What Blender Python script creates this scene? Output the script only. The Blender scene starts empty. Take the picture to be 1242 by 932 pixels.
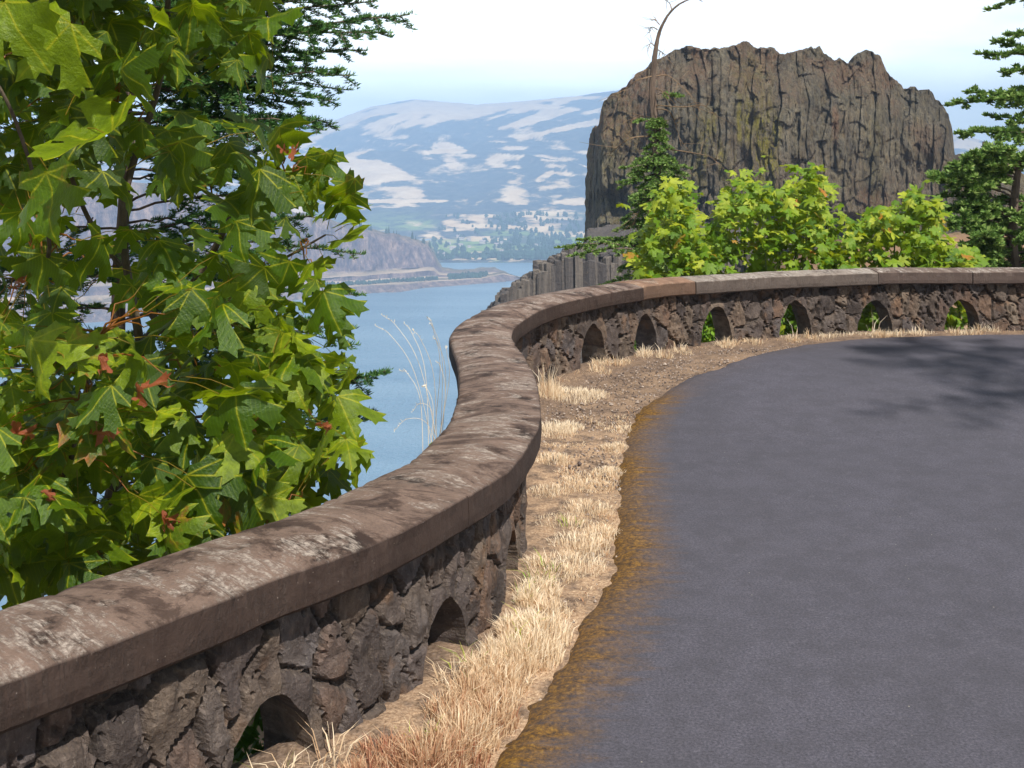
import bpy, math, random
import numpy as np
from mathutils import Vector, Matrix
from mathutils.geometry import delaunay_2d_cdt
random.seed(7); rng = np.random.default_rng(7)
R = math.radians
S = bpy.context.scene
COL = S.collection
F, CX, HY, EYE = 1300.0, 621.0, 200.0, 1.72

def P(px, py, d):            # a direction in the photograph, at a real distance d (metres)
    return np.array([(px-CX)/F*d, d, EYE-(py-HY)/F*d])

# ------------------------------------------------------------------ noise
def _h(ix, iy, iz, seed):
    n = (ix.astype(np.int64)*374761393 + iy.astype(np.int64)*668265263 + iz.astype(np.int64)*2147483647 + seed*974634777) & 0xffffffff
    n = ((n ^ (n >> 13))*1274126177) & 0xffffffff
    n = ((n ^ (n >> 16))*2246822519) & 0xffffffff
    return ((n ^ (n >> 15)) & 0xffffff)/float(0xffffff)
def vn(x, y, z=0.0, seed=0):
    x, y, z = np.broadcast_arrays(np.asarray(x, float), np.asarray(y, float), np.asarray(z, float))
    ix, iy, iz = np.floor(x), np.floor(y), np.floor(z)
    fx, fy, fz = x-ix, y-iy, z-iz
    fx, fy, fz = [t*t*(3-2*t) for t in (fx, fy, fz)]
    r = 0
    for a in (0, 1):
        for b in (0, 1):
            for c in (0, 1):
                w = (fx if a else 1-fx)*(fy if b else 1-fy)*(fz if c else 1-fz)
                r = r + w*_h(ix+a, iy+b, iz+c, seed)
    return r*2-1
def fbm(x, y, z=0.0, o=4, seed=0, g=.5):
    r = 0; a = 1; t = 0
    for k in range(o):
        r = r + a*vn(np.asarray(x)*2**k+k*17.3, np.asarray(y)*2**k+k*9.1, np.asarray(z)*2**k, seed+k); t += a; a *= g
    return r/t
def sm(a, b, x):
    t = np.clip((np.asarray(x, float)-a)/(b-a), 0, 1); return t*t*(3-2*t)
def lerp(a, b, t): return a+(b-a)*t

# ------------------------------------------------------------------ mesh helper
def mk(name, V, faces, mat, parent=None, attrs=None, smooth=False, label=None, cat=None, group=None, kind=None, loc=None):
    """V (n,3); faces: list of index arrays (m,3)/(m,4)"""
    V = np.asarray(V, np.float32).reshape(-1, 3)
    me = bpy.data.meshes.new(name)
    if loc is not None: V = V-np.asarray(loc, np.float32)
    faces = [np.asarray(f, np.int32) for f in faces if len(f)]
    me.vertices.add(len(V)); me.vertices.foreach_set('co', V.ravel())
    nl = sum(f.size for f in faces); nf = sum(len(f) for f in faces)
    me.loops.add(nl); me.loops.foreach_set('vertex_index', np.concatenate([f.ravel() for f in faces]))
    me.polygons.add(nf)
    tot = np.concatenate([np.full(len(f), f.shape[1], np.int32) for f in faces])
    st = np.concatenate([[0], np.cumsum(tot)[:-1]]).astype(np.int32)
    me.polygons.foreach_set('loop_start', st); me.polygons.foreach_set('loop_total', tot)
    me.polygons.foreach_set('use_smooth', np.full(nf, smooth, bool))
    me.update(calc_edges=True)
    for k, a in (attrs or {}).items():
        a = np.asarray(a, np.float32)
        if a.ndim == 1:
            t = me.attributes.new(k, 'FLOAT', 'POINT'); t.data.foreach_set('value', a)
        else:
            t = me.attributes.new(k, 'FLOAT_VECTOR', 'POINT'); t.data.foreach_set('vector', a.ravel())
    me.validate()
    if mat: me.materials.append(mat)
    o = bpy.data.objects.new(name, me); COL.objects.link(o)
    if loc is not None and parent is None: o.location = loc
    if parent: o.parent = parent
    tag(o, label, cat, group, kind)
    return o
def tag(o, label=None, cat=None, group=None, kind=None):
    for k, v in (('label', label), ('category', cat), ('group', group), ('kind', kind)):
        if v: o[k] = v
def thing(name, loc, label, cat, group=None):
    o = bpy.data.objects.new(name, None); COL.objects.link(o); o.location = tuple(float(c) for c in loc)
    o.empty_display_size = .2
    tag(o, label, cat, group); return o
def gridf(nu, nv, off=0):
    i = np.arange(nu-1)[:, None]*nv+np.arange(nv-1)[None, :]
    i = i.ravel()+off
    return np.stack([i, i+nv, i+nv+1, i+1], 1)

class MB:
    def __init__(s): s.V = []; s.T = []; s.Q = []; s.A = {}; s.n = 0
    def add(s, V, T=None, Q=None, **at):
        V = np.asarray(V, float).reshape(-1, 3)
        if T is not None and len(T): s.T.append(np.asarray(T)+s.n)
        if Q is not None and len(Q): s.Q.append(np.asarray(Q)+s.n)
        for k, a in at.items():
            a = np.asarray(a, float)
            if a.ndim == 0: a = np.full(len(V), float(a))
            s.A.setdefault(k, []).append(a)
        s.V.append(V); s.n += len(V)
    def build(s, name, mat, parent=None, base=None, **k):
        V = np.concatenate(s.V)
        if base is not None: V = V-np.asarray(base)
        fs = []
        if s.T: fs.append(np.concatenate(s.T))
        if s.Q: fs.append(np.concatenate(s.Q))
        return mk(name, V, fs, mat, parent, {a: np.concatenate(b) for a, b in s.A.items()}, **k)
    def tube(s, pts, rad, n=6, rough=0.0, **at):
        pts = np.asarray(pts, float); m = len(pts)
        rad = np.broadcast_to(np.asarray(rad, float), (m,))
        d = np.gradient(pts, axis=0); d /= np.linalg.norm(d, axis=1)[:, None]+1e-9
        ref = np.array([0.13, .97, .2]) if abs(d[0] @ np.array([0, 0, 1.])) > .5 else np.array([0, 0, 1.])
        a = np.cross(d, ref); a /= np.linalg.norm(a, axis=1)[:, None]+1e-9
        b = np.cross(d, a)
        th = np.linspace(0, 2*np.pi, n, endpoint=False)
        rr = rad[:, None]*(1+rough*rng.uniform(-1, 1, (m, n)))
        V = pts[:, None, :]+rr[..., None]*(np.cos(th)[None, :, None]*a[:, None, :]+np.sin(th)[None, :, None]*b[:, None, :])
        q = []
        for i in range(m-1):
            for j in range(n):
                q.append([i*n+j, i*n+(j+1) % n, (i+1)*n+(j+1) % n, (i+1)*n+j])
        s.add(V.reshape(-1, 3), Q=q, **at)

def spline(pts, n=12):
    p = np.asarray(pts, float); p = np.vstack([2*p[0]-p[1], p, 2*p[-1]-p[-2]]); out = []
    for i in range(1, len(p)-2):
        t = np.linspace(0, 1, n, endpoint=False)[:, None]
        a, b, c, d = p[i-1], p[i], p[i+1], p[i+2]
        out.append(.5*((2*b)+(c-a)*t+(2*a-5*b+4*c-d)*t**2+(3*b-a-3*c+d)*t**3))
    return np.vstack(out+[p[-2][None]])
def resample(p, step):
    L = np.concatenate([[0], np.cumsum(np.linalg.norm(np.diff(p, axis=0), axis=1))])
    s = np.arange(0, L[-1], step)
    return s, np.stack([np.interp(s, L, p[:, k]) for k in range(p.shape[1])], 1)

# ------------------------------------------------------------------ materials
class N:
    def __init__(s, name):
        s.m = bpy.data.materials.new(name); s.m.use_nodes = True; s.t = s.m.node_tree; s.t.nodes.clear()
        s.out = s.t.nodes.new('ShaderNodeOutputMaterial')
    def n(s, typ, ins=None, **pr):
        nd = s.t.nodes.new('ShaderNode'+typ)
        for k, v in pr.items(): setattr(nd, k, v)
        for k, v in (ins or {}).items():
            if isinstance(v, bpy.types.NodeSocket): s.t.links.new(v, nd.inputs[k])
            else: nd.inputs[k].default_value = v
        return nd
    def attr(s, name, out='Fac'): return s.n('Attribute', attribute_name=name).outputs[out]
    def obj(s): return s.n('TexCoord').outputs['Object']
    def mapv(s, v, sc): return s.n('Mapping', {'Vector': v, 'Scale': sc}).outputs[0]
    def noise(s, v, sc, det=4, rough=.6, dist=0): return s.n('TexNoise', {'Vector': v, 'Scale': sc, 'Detail': det, 'Roughness': rough, 'Distortion': dist}).outputs['Fac']
    def vor(s, v, sc, out='Distance', feature='F1'): return s.n('TexVoronoi', {'Vector': v, 'Scale': sc}, feature=feature).outputs[out]
    def ramp(s, f, stops, interp='LINEAR'):
        r = s.n('ValToRGB', {'Fac': f}); e = r.color_ramp; e.interpolation = interp
        while len(e.elements) < len(stops): e.elements.new(.5)
        for el, (p, c) in zip(e.elements, stops):
            el.position = p; el.color = (*c, 1) if hasattr(c, '__len__') else (c, c, c, 1)
        return r.outputs[0]
    def mix(s, f, a, b, mode='MIX'):
        nd = s.n('Mix', data_type='RGBA', blend_type=mode)
        for k, v in ((0, f), (6, a), (7, b)):
            if isinstance(v, bpy.types.NodeSocket): s.t.links.new(v, nd.inputs[k])
            else: nd.inputs[k].default_value = v if k == 0 else (*v, 1)
        return nd.outputs[2]
    def math(s, op, a, b=0.0, c=0.0):
        nd = s.n('Math', operation=op)
        for k, v in enumerate((a, b, c)):
            if isinstance(v, bpy.types.NodeSocket): s.t.links.new(v, nd.inputs[k])
            else: nd.inputs[k].default_value = v
        return nd.outputs[0]
    def bump(s, h, st=.5, dist=.01, nrm=None):
        i = {'Height': h, 'Strength': st, 'Distance': dist}
        if nrm: i['Normal'] = nrm
        return s.n('Bump', i).outputs[0]
    def pbr(s, col, rough=.8, nrm=None, spec=.5, **k):
        i = {'Base Color': col if isinstance(col, bpy.types.NodeSocket) else (*col, 1), 'Roughness': rough, 'Specular IOR Level': spec}
        if nrm: i['Normal'] = nrm
        b = s.n('BsdfPrincipled', i); return b.outputs[0]
    def done(s, sh): s.t.links.new(sh, s.out.inputs['Surface']); return s.m

def m_asphalt():
    n = N('asphalt'); v = n.obj(); e = n.attr('edge'); w = n.attr('warm')
    fine = n.noise(v, 105, 5, .85); agg = n.vor(v, 120)
    big = n.noise(n.mapv(v, (1, .35, 1)), 1.3, 4, .6)
    band = n.noise(n.mapv(v, (.4, .7, 1)), 1.7, 4, .6)
    c = n.ramp(fine, [(.34, (.028, .026, .034)), (.5, (.070, .066, .084)), (.66, (.135, .127, .155))])
    c = n.mix(n.ramp(agg, [(0, .25), (.35, 0)]), c, (.17, .16, .165))
    c = n.mix(n.ramp(big, [(.35, 0), (.7, .4)]), c, (.05, .047, .056))
    c = n.mix(n.ramp(band, [(.45, 0), (.75, .10)]), c, (.12, .11, .13))
    c = n.mix(n.ramp(n.noise(v, 5.5, 6, .75), [(.40, .35), (.58, 0)]), c, (.04, .038, .044))
    c = n.mix(n.ramp(n.noise(v, 22, 5, .8), [(.58, 0), (.72, .35)]), c, (.14, .13, .15))
    spk = n.vor(v, 9, 'Distance'); c = n.mix(n.ramp(spk, [(.0, .8), (.022, .8), (.03, 0)]), c, (.3, .28, .24))
    # moss and straw-brown staining along the ragged edge (stays put with the road)
    en = n.noise(n.mapv(v, (.8, 6, 1)), 3.2, 6, .72)
    ed = n.math('SUBTRACT', e, n.math('MULTIPLY', n.math('SUBTRACT', en, .49), .48))
    mfac = n.ramp(ed, [(.0, 1.0), (.08, .93), (.17, .45), (.30, 0)])
    mfac = n.math('MULTIPLY', mfac, w)
    mn = n.noise(v, 55, 5, .75)
    mc = n.ramp(mn, [(.32, (.025, .015, .008)), (.44, (.075, .038, .009)), (.55, (.17, .082, .010)), (.7, (.29, .16, .02))])
    c = n.mix(mfac, c, mc)
    h = n.math('ADD', fine, n.math('MULTIPLY', n.math('MULTIPLY', mn, mfac), 3.0))
    return n.done(n.pbr(c, .78, n.bump(h, .12, .003), .3))

def m_ground():
    n = N('verge_soil'); v = n.obj(); straw = n.attr('straw')
    g = n.noise(v, 38, 5, .75); st = n.vor(v, 60, 'Color'); sd = n.vor(v, 60); big = n.noise(v, 3.2, 4, .6)
    soil = n.ramp(g, [(.3, (.04, .028, .022)), (.5, (.12, .082, .06)), (.7, (.25, .175, .125))])
    rock = n.mix(.5, soil, n.ramp(n.n('SeparateColor', {'Color': st}).outputs[0], [(0, (.04, .03, .027)), (1, (.34, .26, .21))]))
    c = n.mix(n.ramp(sd, [(.2, .75), (.5, 0)]), soil, rock)
    sn = n.noise(n.mapv(v, (1, 1, 1)), 90, 4, .8)
    sc = n.ramp(sn, [(.3, (.15, .085, .05)), (.5, (.36, .24, .15)), (.7, (.60, .44, .30))])
    f = n.math('MULTIPLY', straw, n.ramp(n.noise(v, 7, 5, .7), [(.40, .05), (.56, .95)]))
    c = n.mix(f, c, sc)
    h = n.math('ADD', g, n.math('MULTIPLY', sd, -.6))
    return n.done(n.pbr(c, .95, n.bump(h, .7, .008), .15))

def m_stone():
    n = N('basalt_rubble'); v = n.obj(); tone = n.attr('tone'); mor = n.attr('mortar'); st = n.attr('st', 'Vector')
    a = n.noise(v, 13, 6, .72); b = n.noise(n.mapv(st, (3.2, 1, 1)), 11, 5, .65); fine = n.noise(v, 75, 4, .75)
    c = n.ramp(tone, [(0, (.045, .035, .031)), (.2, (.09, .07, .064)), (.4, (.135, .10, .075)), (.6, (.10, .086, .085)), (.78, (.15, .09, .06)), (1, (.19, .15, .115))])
    c = n.mix(n.ramp(a, [(.32, .8), (.6, 0)]), c, (.03, .021, .018))
    c = n.mix(n.ramp(b, [(.55, 0), (.78, .5)]), c, (.28, .22, .18))
    c = n.mix(n.ramp(n.noise(v, 5, 4, .6), [(.58, 0), (.7, .6)]), c, (.18, .10, .055))
    c = n.mix(n.ramp(fine, [(.6, 0), (.8, .5)]), c, (.48, .42, .35))
    c = n.mix(mor, c, n.mix(n.ramp(fine, [(.4, 0), (.7, 1)]), (.03, .022, .019), (.13, .10, .08)))
    h = n.math('ADD', n.math('MULTIPLY', a, 1.2), n.math('ADD', n.math('MULTIPLY', fine, .35), b))
    return n.done(n.pbr(c, .88, n.bump(h, .9, .018), .3))

def m_cap(name, base, pale, amt, dark=(.055, .034, .028)):
    n = N(name); st = n.attr('st', 'Vector'); v = n.obj(); top = n.attr('top')
    # weathered skin: bands running across the coping on its top, drips down its face
    s1 = n.noise(n.mapv(st, (3.4, 1.5, 1)), 1.7, 7, .72, .9); s2 = n.noise(n.mapv(st, (26, 4.5, 1)), 2.2, 5, .7, .5)
    s3 = n.noise(v, 6, 7, .72); fine = n.noise(v, 130, 4, .7); dr = n.noise(n.mapv(st, (30, 1.6, 1)), 1.7, 6, .7)
    c = n.mix(n.ramp(s3, [(.38, 0), (.46, .65), (.62, 1)]), dark, base)
    c = n.mix(n.ramp(s1, [(.40, .75), (.46, 0)]), c, (dark[0]*1.25, dark[1]*1.2, dark[2]*1.2))
    lich = n.math('MULTIPLY', n.ramp(s1, [(.56-amt*.06, 0), (.58-amt*.03, 1)]), n.ramp(s2, [(.42, 0), (.54, 1)]))
    lich = n.math('MULTIPLY', lich, n.ramp(n.noise(v, 42, 6, .8), [(.40, .05), (.56, 1)]))
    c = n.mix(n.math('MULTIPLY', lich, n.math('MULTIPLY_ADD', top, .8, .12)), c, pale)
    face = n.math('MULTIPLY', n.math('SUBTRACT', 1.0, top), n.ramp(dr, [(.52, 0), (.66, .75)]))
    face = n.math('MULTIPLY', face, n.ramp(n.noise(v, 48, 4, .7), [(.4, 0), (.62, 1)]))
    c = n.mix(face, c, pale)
    c = n.mix(n.math('MULTIPLY', n.math('SUBTRACT', 1.0, top), .88), c, (dark[0], dark[1], dark[2]))  # shade painted in: upright face darkened well below the top
    c = n.mix(n.ramp(n.vor(v, 42), [(0, .5), (.07, .4), (.10, 0)]), c, n.mix(n.ramp(fine, [(.4, 0), (.6, 1)]), c, pale))
    c = n.mix(n.ramp(fine, [(.3, .35), (.55, 0)]), c, (.035, .024, .02))
    h = n.math('ADD', n.math('MULTIPLY', s3, 1.6), n.math('ADD', n.math('MULTIPLY', fine, .3), n.math('MULTIPLY', lich, .5)))
    return n.done(n.pbr(c, .86, n.bump(h, .7, .008), .3))

def m_leaf(name, lo, mid, hi, tr=.35, vein=True, brown=(.35, .09, .02)):
    n = N(name); t = n.attr('tone'); uv = n.attr('leafco', 'Vector'); dry = n.attr('dry')
    x = n.n('SeparateXYZ', {'Vector': uv})
    c = n.ramp(t, [(0, lo), (.5, mid), (1, hi)])
    v = n.obj(); c = n.mix(n.ramp(n.noise(v, 24, 4, .6), [(.35, .5), (.65, 0)]), c, tuple(k*.62 for k in mid))
    r = n.math('SQRT', n.math('ADD', n.math('MULTIPLY', x.outputs[0], x.outputs[0]), n.math('MULTIPLY', x.outputs[1], x.outputs[1])))
    if vein:
        a = n.math('ABSOLUTE', n.math('ARCTAN2', x.outputs[0], x.outputs[1]))
        m = n.math('MINIMUM', a, n.math('MINIMUM', n.math('ABSOLUTE', n.math('SUBTRACT', a, 1.0)), n.math('ABSOLUTE', n.math('SUBTRACT', a, 1.5))))
        w = n.math('MULTIPLY', m, r)
        ve = n.ramp(w, [(.003, 1), (.020, 0)])
        c = n.mix(n.math('MULTIPLY', ve, .7), c, (hi[0]*1.7, hi[1]*1.25, hi[2]*1.5))
        # side veins
        c = n.mix(n.ramp(n.noise(uv, 4.5, 5, .7), [(.35, .5), (.6, 0)]), c, lo)
        sv = n.n('TexWave', {'Vector': n.mapv(uv, (1, 1, 1)), 'Scale': 5.5, 'Distortion': 1.5}).outputs['Fac']
        c = n.mix(n.ramp(sv, [(.8, 0), (1, .18)]), c, hi)
    dn = n.noise(n.mapv(uv, (1, 1, 1)), 3.2, 5, .7)
    df = n.ramp(n.math('ADD', n.math('MULTIPLY', dry, 1.25), n.math('MULTIPLY', n.math('SUBTRACT', dn, .5), 1.5)), [(.45, 0), (.62, .6), (.8, 1)])
    c = n.mix(df, c, brown)
    nb = n.bump(n.noise(uv, 9, 4, .7), .5, .02)
    p = n.pbr(c, .42, nb, .4)
    tc = n.mix(.55, c, tuple(min(1, k*1.5) for k in (hi[0], hi[1], hi[2]*.4)), 'MIX')
    tl = n.n('BsdfTranslucent', {'Color': tc}).outputs[0]
    mx = n.n('MixShader', {0: tr, 1: p, 2: tl}).outputs[0]
    return n.done(mx)

def m_needle(name, lo, hi, tip):
    n = N(name); t = n.attr('tone')
    c = n.ramp(t, [(0, lo), (.7, hi), (1, tip)])
    p = n.pbr(c, .55, None, .3); tl = n.n('BsdfTranslucent', {'Color': c}).outputs[0]
    return n.done(n.n('MixShader', {0: .22, 1: p, 2: tl}).outputs[0])

def m_bark(name, a, b, sc=14):
    n = N(name); v = n.obj(); x = n.noise(n.mapv(v, (1, 1, .3)), sc, 6, .7)
    c = n.ramp(x, [(.3, a), (.7, b)])
    return n.done(n.pbr(c, .9, n.bump(x, .8, .012), .2))

def m_straw(name, stops):
    n = N(name); t = n.attr('tone'); c = n.ramp(t, stops)
    p = n.pbr(c, .6, None, .3); tl = n.n('BsdfTranslucent', {'Color': c}).outputs[0]
    return n.done(n.n('MixShader', {0: .3, 1: p, 2: tl}).outputs[0])

def m_rock():
    n = N('butte_basalt'); v = n.obj(); o = n.attr('rust'); l = n.attr('lichen'); d = n.attr('dark')
    a = n.noise(n.mapv(v, (1, 1, .16)), 1.1, 7, .72); b = n.noise(v, .55, 7, .7); fine = n.noise(n.mapv(v, (1, 1, .4)), 4.2, 7, .85)
    c = n.ramp(a, [(.3, (.095, .082, .06)), (.45, (.25, .22, .155)), (.6, (.38, .33, .235)), (.78, (.54, .47, .34))])
    c = n.mix(n.ramp(b, [(.45, 0), (.65, .4)]), c, (.19, .13, .09))
    hue = n.noise(n.mapv(v, (1, 1, .35)), 1.5, 6, .8)
    c = n.mix(n.ramp(hue, [(.42, .55), (.5, 0)]), c, (.19, .18, .165))
    c = n.mix(n.ramp(hue, [(.54, 0), (.64, .55)]), c, (.36, .27, .14))
    f2 = n.noise(v, 1.3, 6, .75)
    c = n.mix(n.math('MULTIPLY', n.math('MULTIPLY', o, .75), n.ramp(f2, [(.36, 0), (.56, 1)])), c, (.36, .20, .12))
    c = n.mix(n.math('MULTIPLY', l, n.ramp(n.noise(n.mapv(v, (1, 1, .3)), 1.6, 6, .75), [(.42, 0), (.58, 1)])), c, (.40, .35, .055))
    c = n.mix(n.ramp(fine, [(.36, .85), (.5, 0)]), c, (.03, .027, .025))
    c = n.mix(n.ramp(fine, [(.56, 0), (.7, .6)]), c, (.42, .37, .31))
    c = n.mix(n.math('MULTIPLY', d, .8), c, (.03, .027, .028))
    h = n.math('ADD', n.math('MULTIPLY', a, 1.4), n.math('ADD', n.math('MULTIPLY', fine, 1.1), b))
    return n.done(n.pbr(c, .93, n.bump(h, 1, 1.3), .12))

def m_columns():
    n = N('column_basalt'); v = n.obj(); t = n.attr('tone')
    a = n.noise(n.mapv(v, (1, 1, .12)), 2.2, 6, .7); fine = n.noise(v, 4, 6, .75)
    c = n.ramp(t, [(0, (.08, .072, .072)), (.5, (.15, .132, .12)), (1, (.24, .205, .17))])
    c = n.mix(n.ramp(a, [(.35, .7), (.58, 0)]), c, (.05, .045, .047))
    c = n.mix(n.ramp(fine, [(.58, 0), (.78, .6)]), c, (.36, .27, .19))
    c = n.mix(n.ramp(fine, [(.3, .6), (.45, 0)]), c, (.03, .027, .028))
    return n.done(n.pbr(c, .92, n.bump(n.math('ADD', a, fine), .9, .25), .15))

def m_hills():
    n = N('far_slope'); v = n.obj(); g = n.attr('grass'); f = n.attr('farm')
    fine = n.noise(v, .035, 6, .75); mid = n.noise(v, .012, 5, .7)
    wood = n.ramp(fine, [(.35, (.02, .03, .05)), (.55, (.06, .075, .08)), (.72, (.17, .14, .13))])
    dry = n.ramp(mid, [(.3, (.50, .36, .22)), (.6, (.68, .53, .35)), (.8, (.80, .67, .48))])
    gf = n.math('ADD', g, n.math('MULTIPLY', n.math('SUBTRACT', fine, .5), .9))
    c = n.mix(n.ramp(gf, [(.34, 0), (.48, .45), (.66, 1)]), wood, dry)
    c = n.mix(n.math('MULTIPLY', f, n.ramp(fine, [(.4, 0), (.5, 1)])), c, (.16, .24, .07))
    return n.done(n.pbr(c, .95, None, .1))

def m_headland():
    n = N('river_cliff'); v = n.obj(); cl = n.attr('cliff'); tr = n.attr('track')
    a = n.noise(n.mapv(v, (1, 1, .3)), .11, 7, .8); fine = n.noise(v, .12, 6, .75); b = n.noise(v, .03, 5, .65)
    rock = n.ramp(a, [(.36, (.04, .03, .05)), (.5, (.15, .11, .115)), (.64, (.34, .24, .20))])
    soil = n.ramp(fine, [(.35, (.035, .055, .03)), (.5, (.18, .14, .08)), (.65, (.5, .34, .2))])
    c = n.mix(cl, n.mix(n.ramp(b, [(.4, 0), (.6, .5)]), soil, (.07, .06, .05)), rock)
    c = n.mix(tr, c, (.60, .46, .34))
    return n.done(n.pbr(c, .95, n.bump(a, .8, 5), .1))

def m_bank():
    n = N('steep_bank'); v = n.obj(); a = n.noise(v, 1.3, 6, .72); b = n.noise(v, .08, 5, .6)
    c = n.ramp(a, [(.3, (.05, .05, .02)), (.5, (.16, .11, .06)), (.7, (.34, .22, .13))])
    c = n.mix(n.ramp(b, [(.4, 0), (.6, .8)]), c, (.30, .175, .105))
    return n.done(n.pbr(c, .95, n.bump(a, .8, .1), .1))

def m_water():
    n = N('river_water'); v = n.obj()
    w = n.noise(n.mapv(v, (1, .35, 1)), .22, 5, .7); w2 = n.noise(n.mapv(v, (.25, 1, 1)), .014, 4, .6); w3 = n.noise(n.mapv(v, (1, 1, 1)), .9, 3, .6)
    c = n.mix(n.ramp(w2, [(.35, 0), (.65, 1)]), (.10, .19, .28), (.16, .26, .35))
    c = n.mix(n.ramp(n.noise(n.mapv(v, (1, .5, 1)), .16, 6, .8), [(.66, 0), (.72, .8)]), c, (.7, .75, .8))
    h = n.math('ADD', n.math('MULTIPLY', w, 1.0), n.math('MULTIPLY', w3, .2))
    return n.done(n.pbr(c, .32, n.bump(h, 1, 2.2), .35))

def m_plain(name, col, rough=.7, sc=3, var=.3):
    n = N(name); x = n.noise(n.obj(), sc, 4, .6)
    c = n.mix(n.ramp(x, [(.3, 0), (.7, 1)]), tuple(k*(1-var) for k in col), tuple(min(1, k*(1+var)) for k in col))
    return n.done(n.pbr(c, rough, None, .3))

M = dict(asphalt=m_asphalt(), ground=m_ground(), stone=m_stone(),
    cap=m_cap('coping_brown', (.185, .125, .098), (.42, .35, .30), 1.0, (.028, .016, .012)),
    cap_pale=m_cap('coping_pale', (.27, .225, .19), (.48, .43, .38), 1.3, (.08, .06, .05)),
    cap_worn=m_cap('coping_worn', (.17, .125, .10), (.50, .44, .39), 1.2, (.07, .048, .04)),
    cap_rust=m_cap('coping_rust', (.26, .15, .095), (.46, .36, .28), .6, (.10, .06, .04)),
    leaf=m_leaf('maple_leaf', (.012, .040, .003), (.060, .138, .003), (.31, .40, .012), .46),
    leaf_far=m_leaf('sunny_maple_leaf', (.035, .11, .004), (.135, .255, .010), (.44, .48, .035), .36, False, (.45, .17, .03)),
    deadleaf=m_leaf('dried_leaf', (.20, .05, .025), (.32, .10, .045), (.46, .22, .12), .3, False, (.3, .08, .03)),
    needle=m_needle('fir_needle', (.022, .075, .02), (.065, .165, .04), (.20, .32, .08)),
    needle_far=m_needle('distant_fir_needle', (.06, .14, .03), (.17, .28, .06), (.36, .46, .14)),
    bark=m_bark('maple_bark', (.05, .038, .025), (.15, .115, .08)),
    firbark=m_bark('fir_bark', (.055, .04, .032), (.21, .155, .12), 9),
    stem=m_plain('leaf_stalk', (.42, .24, .10), .6), greenstem=m_plain('green_twig', (.13, .17, .04), .6),
    straw=m_straw('dry_grass', [(0, (.30, .10, .065)), (.25, (.48, .25, .14)), (.5, (.66, .46, .28)), (.75, (.80, .64, .44)), (1, (.92, .80, .62))]),
    weed=m_straw('green_weed', [(0, (.07, .17, .01)), (.6, (.20, .36, .02)), (1, (.5, .5, .12))]),
    rock=m_rock(), columns=m_columns(), hills=m_hills(), headland=m_headland(), bank=m_bank(), water=m_water(),
    wood=m_plain('far_wood', (.025, .055, .035), .9, .05, .5),
    farwall=m_plain('house_wall', (.5, .46, .42), .8), farroof=m_plain('house_roof', (.3, .26, .26), .8))

# ------------------------------------------------------------------ wall line and ground height
def zg(X, Y): return .087*sm(6.3, 9.0, Y)+0*np.asarray(X)
front = [(-9.0, -3.2), (-5.2, -1.0), (-3.3, .32), (-2.2, 1.22), (-1.55, 1.87), (-1.107, 2.318), (-.812, 2.667), (-.633, 2.906), (-.437, 3.138), (-.295, 3.363),
         (-.146, 3.649), (-.003, 3.978), (.10, 4.50), (.135, 4.95), (.128, 5.6), (.085, 6.15), (.025, 6.65), (.0, 7.0), (.06, 7.42), (.26, 7.97),
         (.56, 8.42), (.835, 8.76), (1.07, 9.0), (1.44, 9.37), (2.19, 9.80), (2.98, 10.10), (3.85, 10.28), (4.95, 10.36), (6.2, 10.25),
         (7.6, 9.7), (8.9, 8.6), (9.8, 7.0), (10.2, 5.0), (10.2, 2.0), (9.9, -3), (9.5, -12)]
FS, FP = resample(spline(front, 16), .01)
FD = np.gradient(FP, axis=0); FD /= np.linalg.norm(FD, axis=1)[:, None]
# smooth directions so offsets stay clean
k = np.ones(15)/15
FD = np.stack([np.convolve(np.pad(FD[:, i], 7, 'edge'), k, 'valid') for i in (0, 1)], 1); FD /= np.linalg.norm(FD, axis=1)[:, None]
FN = np.stack([-FD[:, 1], FD[:, 0]], 1)      # points outward, to the river side
def at(s, off):
    s = np.asarray(s, float)
    x = np.interp(s, FS, FP[:, 0])+off*np.interp(s, FS, FN[:, 0])
    y = np.interp(s, FS, FP[:, 1])+off*np.interp(s, FS, FN[:, 1])
    return x, y
sub = slice(None, None, 8)
def sdist(X, Y):
    """signed distance to the cap's front edge: >0 on the river side"""
    sh = np.shape(X); X = np.ravel(X); Y = np.ravel(Y); out = np.empty(len(X))
    px, nx = FP[sub], FN[sub]
    ext0 = px[0]-FD[0]*np.arange(1, 400)[::-1, None]*2; ext1 = px[-1]+FD[-1]*np.arange(1, 400)[:, None]*2
    pp = np.vstack([ext0, px, ext1]); nn = np.vstack([np.repeat(nx[:1], len(ext0), 0), nx, np.repeat(nx[-1:], len(ext1), 0)])
    for i in range(0, len(X), 4000):
        dx = X[i:i+4000, None]-pp[None, :, 0]; dy = Y[i:i+4000, None]-pp[None, :, 1]
        d2 = dx*dx+dy*dy; j = d2.argmin(1); r = np.arange(len(j))
        sg = dx[r, j]*nn[j, 0]+dy[r, j]*nn[j, 1]
        out[i:i+4000] = np.sqrt(d2[r, j])*np.where(sg >= 0, 1, -1)
    return out.reshape(sh)
def s_of(X, Y): return FS[((FP[:, 0]-X)**2+(FP[:, 1]-Y)**2).argmin()]

HW, CT, CW, OV = .60, .118, .405, .066      # wall height, coping thickness and width, overhang
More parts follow.
